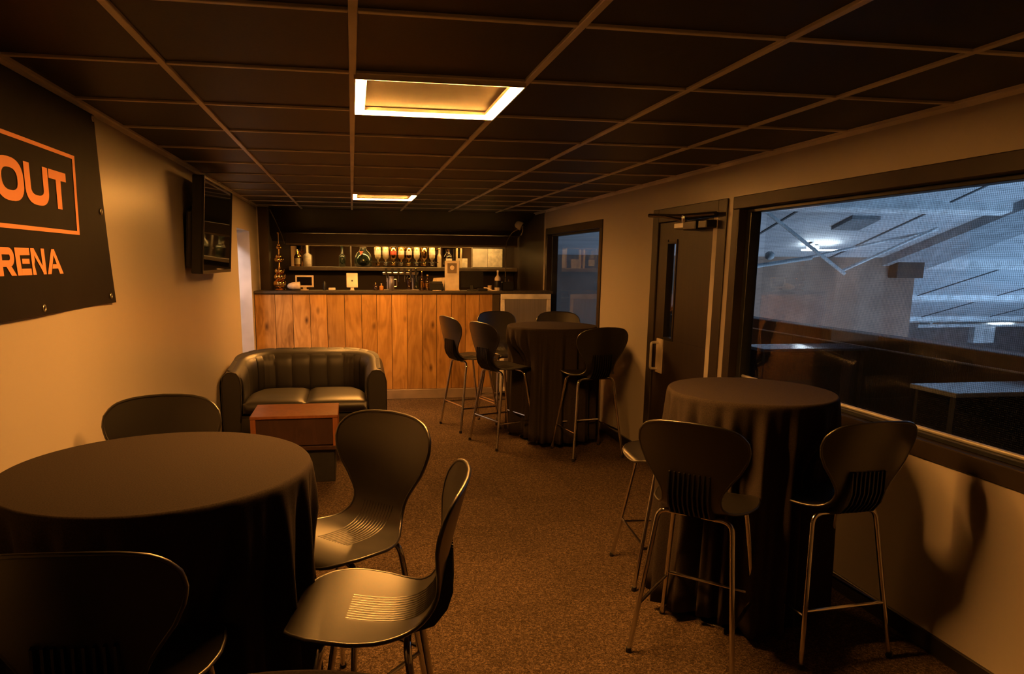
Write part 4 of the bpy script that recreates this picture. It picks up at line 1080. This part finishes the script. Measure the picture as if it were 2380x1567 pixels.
def cushion(x0, x1, y0, y1, z0, z1, rnd_l, rnd_r):
    q = MB(); nu, nv = 16, 14
    def top(u, v, k):
        e = 1-max(abs(2*u-1)**8, abs(2*v-1)**8)
        return k
    P = []
    for side in (0, 1):
        for i in range(nu+1):
            for jv in range(nv+1):
                u, v = i/nu, jv/nv
                cut = 0.0
                if rnd_r: cut = 0.16*max(0, (v-0.45)/0.55)**2
                if rnd_l: cutl = 0.16*max(0, (v-0.45)/0.55)**2
                else: cutl = 0.0
                xa = x0+cutl; xb = x1-cut
                x = xa+(xb-xa)*u; y = y0+(y1-y0)*v
                ed_ = min(1.0, min(u, 1-u)*nu/2.2)*1.0; ev = min(1.0, min(v, 1-v)*nv/2.6)
                f_e = (1-(1-min(1, ed_))**2)*(1-(1-min(1, ev))**2)
                z = (z0+z1)/2 + ((z1-z0)/2*(0.55+0.45*f_e) + 0.012*math.sin(PI*u)*math.sin(PI*v))*(1 if side == 0 else -1)
                P.append((x, y, z))
    q.v = P; n1 = nv+1; o2 = (nu+1)*n1
    for i in range(nu):
        for k in range(nv):
            c = i*n1+k; q.f.append((c, c+n1, c+n1+1, c+1)); q.f.append((o2+c, o2+c+1, o2+c+n1+1, o2+c+n1))
    for i in range(nu):
        for k in (0, nv): c = i*n1+k; q.f.append((c, c+n1, o2+c+n1, o2+c))
    for k in range(nv):
        for i in (0, nu): c = i*n1+k; q.f.append((c, c+1, o2+c+1, o2+c))
    return q
ix = WO-TH-0.012
cushion(-ix, -0.002, -DO-0.005, DO-TH-0.02, 0.325, 0.462, True, False).build('seat_cushion', 'leather', sofa, smooth=True, auto=75)
cushion(0.002, ix, -DO-0.005, DO-TH-0.02, 0.325, 0.462, False, True).build('seat_cushion', 'leather', sofa, smooth=True, auto=75)
MB().cbox(-WO+0.10, WO-0.10, -DO+0.015, DO-0.10, 0.06, 0.328, 0.02).build('sofa_base', 'leather', sofa, smooth=True, auto=30)
# piping round the arm fronts
for s_ in (0.0, UT):
    pts = [Vector(p_) for p_ in section(s_)]
    MB().tube([p_ + Vector((0, -0.002, 0)) for p_ in pts[:-1]], 0.005, 6).build('arm_piping', 'leather', sofa, smooth=True)
for sx in (-1, 1):
    for sy in (-1, 1): MB().lathe([(0.022, 0), (0.026, 0.004), (0.03, 0.07)], 12, (sx*(WO-0.12), sy*(DO-0.12), 0)).build('sofa_foot', 'rubber', sofa, smooth=True, auto=40)

# ------------------------------------------------------------------ coffee table
ct = thing('coffee_table', 'low stained wood coffee table in front of the sofa', 'coffee table', (-0.425, 5.22, 0))
hx, hy, ht = 0.305, 0.222, 0.50
MB().cbox(-hx, hx, -hy, hy, ht-0.022, ht, 0.004).build('table_top', 'top_wood', ct)
for sx in (-1, 1):
    for sy in (-1, 1):
        a, b = sorted((sx*(hx-0.003), sx*(hx-0.040))); c, d = sorted((sy*(hy-0.003), sy*(hy-0.040)))
        MB().cbox(a, b, c, d, 0.27, ht-0.022, 0.003).build('corner_post', 'top_wood', ct)
MB().cbox(-hx+0.036, hx-0.036, -hy+0.016, -hy+0.032, 0.28, ht-0.024, 0.003).build('drawer_front', 'dark_wood', ct)
MB().cbox(-hx+0.036, hx-0.036, hy-0.032, hy-0.016, 0.28, ht-0.024, 0.003).build('rear_panel', 'dark_wood', ct)
for sx in (-1, 1):
    a, b = sorted((sx*(hx-0.016), sx*(hx-0.032))); MB().cbox(a, b, -hy+0.036, hy-0.036, 0.28, ht-0.024, 0.003).build('side_panel', 'dark_wood', ct)
MB().cbox(-hx-0.004, hx+0.004, -hy-0.004, hy+0.004, 0.245, 0.275, 0.004).build('bottom_rail', 'dark_wood', ct)
MB().cbox(-hx+0.03, hx-0.03, -hy+0.03, hy-0.03, 0.0, 0.246, 0.004).build('plinth', 'rubber', ct)

# ------------------------------------------------------------------ arena seen through the windows
struct(MB().box(XR+TR, 4.9, YB-1.0, 10.2, -0.12, -0.02).build('floor_terrace', 'terrace'))
struct(MB().box(3.0, 40.0, -6.0, 40.0, -4.1, -4.0).build('floor_arena', 'arena_grey'))
RS = 0.307
K = 1.43                       # the hall is large: its end wall stands some 14 m away
def S(x, y, z): return (K*x, K*y, EYE+K*(z-EYE))
def roof_z(y): return EYE + K*0.12 + RS*(K*10.2-y)
RY0, RY1 = -2.0, 14.8*K
roof = MB(); roof.poly([(XR+TR+0.02, RY0, roof_z(RY0)), (46.0, RY0, roof_z(RY0)), (46.0, RY1, roof_z(RY1)), (XR+TR+0.02, RY1, roof_z(RY1))], (0, 0, 0.15))
roof = struct(roof.build('ceiling_arena_roof', 'arena_roof'))
def along(x0, y0, y1, wdt, dep, m, name):
    a, b = (x0-wdt/2)*K, (x0+wdt/2)*K; y0 *= K; y1 *= K
    MB().poly([(a, y0, roof_z(y0)), (b, y0, roof_z(y0)), (b, y1, roof_z(y1)), (a, y1, roof_z(y1))], (0, 0, -dep*K)).build(name, m, roof)
for k in range(14):
    along(3.75+k*1.85, 2.0, 14.8, 0.035, 0.012, 'seam', 'roof_joint')
for k, y in enumerate((3.8, 5.9, 8.0, 10.3, 12.5, 14.4)):
    x0 = XR+TR+0.05 if y < 10 else 9.1*K
    y *= K
    MB().poly([(x0, y, roof_z(y)), (45.0, y, roof_z(y)), (45.0, y+0.23, roof_z(y+0.23)), (x0, y+0.23, roof_z(y+0.23))], (0, 0, -0.14)).build('purlin', 'arena_white', roof)
along(8.85, 3.0, 14.8, 0.95, 0.13, 'girder_grey', 'girder')
along(6.68, 8.50, 8.90, 0.42, 0.05, 'arena_grey', 'roof_hatch')
struct(MB().box(XR+TR, 9.0*K, 10.2*K, 10.2*K+0.3, -4.0, EYE+K*0.12).build('wall_arena_end', 'arena_wall'))
struct(MB().box(9.0*K, 50, 17.5*K, 17.5*K+0.3, -4.0, 4.0).build('wall_arena_far', 'arena_grey'))
struct(MB().box(9.0*K-0.3, 9.0*K, 10.2*K+0.3, 17.5*K, -4.0, EYE+K*0.12).build('wall_arena_side', 'arena_wall'))
def sbox(x0, x1, y0, y1, z0, z1, c=0.01):
    a = S(x0, y0, z0); b = S(x1, y1, z1); return MB().cbox(a[0], b[0], a[1], b[1], a[2], b[2], c)
tag(sbox(8.50, 8.98, 10.0, 10.19, 1.38, 1.69).build('wall_duct', 'arena_dark'), 'dark boxy duct at the top right corner of the arena end wall', 'duct')
tag(sbox(4.9, 5.62, 10.12, 10.19, 1.10, 1.55).build('wall_panel', 'arena_grey'), 'grey square panel on the arena end wall by the window jamb', 'wall panel')
# parapet of the terrace
pp = thing('parapet', 'low dark parapet running along the terrace outside the big window', 'parapet', (4.62, 0, 0))
MB().box(0.03, 0.15, -2.0, 10.2, -0.02, 0.84).build('parapet_wall', 'parapet', pp)
MB().cbox(0.0, 0.20, -2.0, 10.2, 0.84, 0.958, 0.008).build('parapet_cap', 'parapet', pp)
MB().cbox(-0.012, 0.0, -2.0, 10.2, 0.835, 0.850, 0.003).build('cap_bead', 'alu', pp)
# leaner tables on the terrace
def leaner(x0, x1, y0, y1, label):
    t = thing('leaner_table', label, 'table', ((x0+x1)/2, (y0+y1)/2, -0.02), group='pale leaner tables out on the terrace')
    a, b = (x1-x0)/2, (y1-y0)/2
    MB().cbox(-a, a, -b, b, 0.842, 0.870, 0.004).build('leaner_top', 'counter_white', t)
    MB().cbox(-a+0.02, a-0.02, b-0.05, b-0.03, 0.0, 0.842, 0.004).build('leaner_panel', 'arena_dark', t)
    for sx in (-1, 1): MB().cbox(sx*(a-0.05)-0.02, sx*(a-0.05)+0.02, -b+0.03, -b+0.07, 0, 0.842, 0.003).build('leg', 'arena_dark', t)
leaner(3.54, 4.58, 5.61, 5.97, 'pale leaner table outside the window shining under the white lamp')
leaner(3.44, 4.50, 3.49, 3.84, 'dull blue-grey leaner table outside at the right edge of the window')
# white bracing tubes under the roof
def brace(a, b, r, label):
    o = tag(MB().tube([S(*a), S(*b)], r*K*0.8, 10).build('roof_brace', 'arena_white', smooth=True, auto=40), label, 'brace', 'white bracing tubes under the arena roof')
brace((4.40, 8.0, 2.55), (6.06, 8.0, 1.47), 0.028, 'white brace tube falling to the right through the crossing in the window')
brace((4.55, 7.95, 1.52), (5.55, 7.95, 1.665), 0.032, 'white brace tube rising gently from the window jamb to the crossing')
brace((5.50, 8.05, 1.655), (7.35, 8.05, 2.03), 0.022, 'thin white brace tube rising to the right from the crossing')
brace((6.00, 8.0, 1.50), (7.30, 8.0, 2.05), 0.024, 'white brace tube rising from the lower tip of the falling tube')
tag(MB().lathe([(0.02*K, -0.05*K), (0.05*K, -0.03*K), (0.055*K, 0.0), (0.05*K, 0.03*K), (0.02*K, 0.05*K)], 14).build('globe_lamp', 'arena_white', smooth=True, auto=50, loc=S(4.99, 7.95, 1.685)), 'small pale ball fixed on the gently rising brace tube', 'globe')
# lamp hung under the roof near the end wall
wl = thing('bulkhead_lamp', 'bright white lamp with a glowing tray under the arena roof', 'lamp', S(6.633, 9.55, 1.793))
kk = K*0.95
MB().lathe([(0.050*kk, 0.02*kk), (0.055*kk, 0.03*kk), (0.055*kk, 0.085*kk), (0.05*kk, 0.09*kk)], 16).build('lamp_bulb', 'cool_lamp', wl, smooth=True, auto=50)
MB().lathe([(0.045*kk, 0.09*kk), (0.05*kk, 0.092*kk), (0.045*kk, 0.10*kk)], 16).build('lamp_cap', 'arena_grey', wl, smooth=True, auto=50)
MB().cbox(-0.12*kk, 0.46*kk, -0.05*kk, 0.05*kk, -0.012*kk, 0.012*kk, 0.005).build('lamp_tray', 'cool_lamp', wl)
MB().cbox(0.06*kk, 0.20*kk, 0.06*kk, 0.12*kk, 0.02*kk, 0.08*kk, 0.006).build('lamp_box', 'girder_grey', wl)
# far railing and bits on the other side
fr = thing('far_railing', 'white tube railing with short posts far across the arena', 'railing', S(14.2, 15.4, 0.11))
MB().tube([(-0.4*K, 0, 0), (7.0*K, 0, 0.02*K)], 0.055*K, 10).build('rail_tube', 'arena_white', fr, smooth=True, auto=40)
for x in (0.0, 2.9, 5.6): MB().tube([(x*K, 0, 0), ((x-0.04)*K, 0, 0.40*K)], 0.035*K, 8).build('rail_post', 'arena_white', fr, smooth=True, auto=40)
tag(sbox(15.6, 16.2, 15.5, 15.7, -0.36, 0.06, 0.02).build('rail_box', 'arena_white'), 'pale box hanging below the far railing', 'box')
tag(sbox(15.9, 16.5, 15.3, 15.42, 0.20, 0.25).build('tube_light', 'cool_lamp'), 'short glowing tube light above the far railing', 'tube light')
# fine safety net hung outside the big window
nt = MB(); xn = XR+TR+0.06; pit = 0.0085; wd = 0.00032
y = WA0+0.02
while y < WA1-0.05:
    nt.box(xn-wd, xn+wd, y-wd, y+wd, WAZ0+0.02, WAZ1); y += pit
z = WAZ0+0.02
while z < WAZ1:
    nt.box(xn-wd, xn+wd, WA0, WA1, z-wd, z+wd); z += pit
stuff(tag(nt.build('safety_net', 'net'), 'fine black safety net hung outside the big window', 'net'))
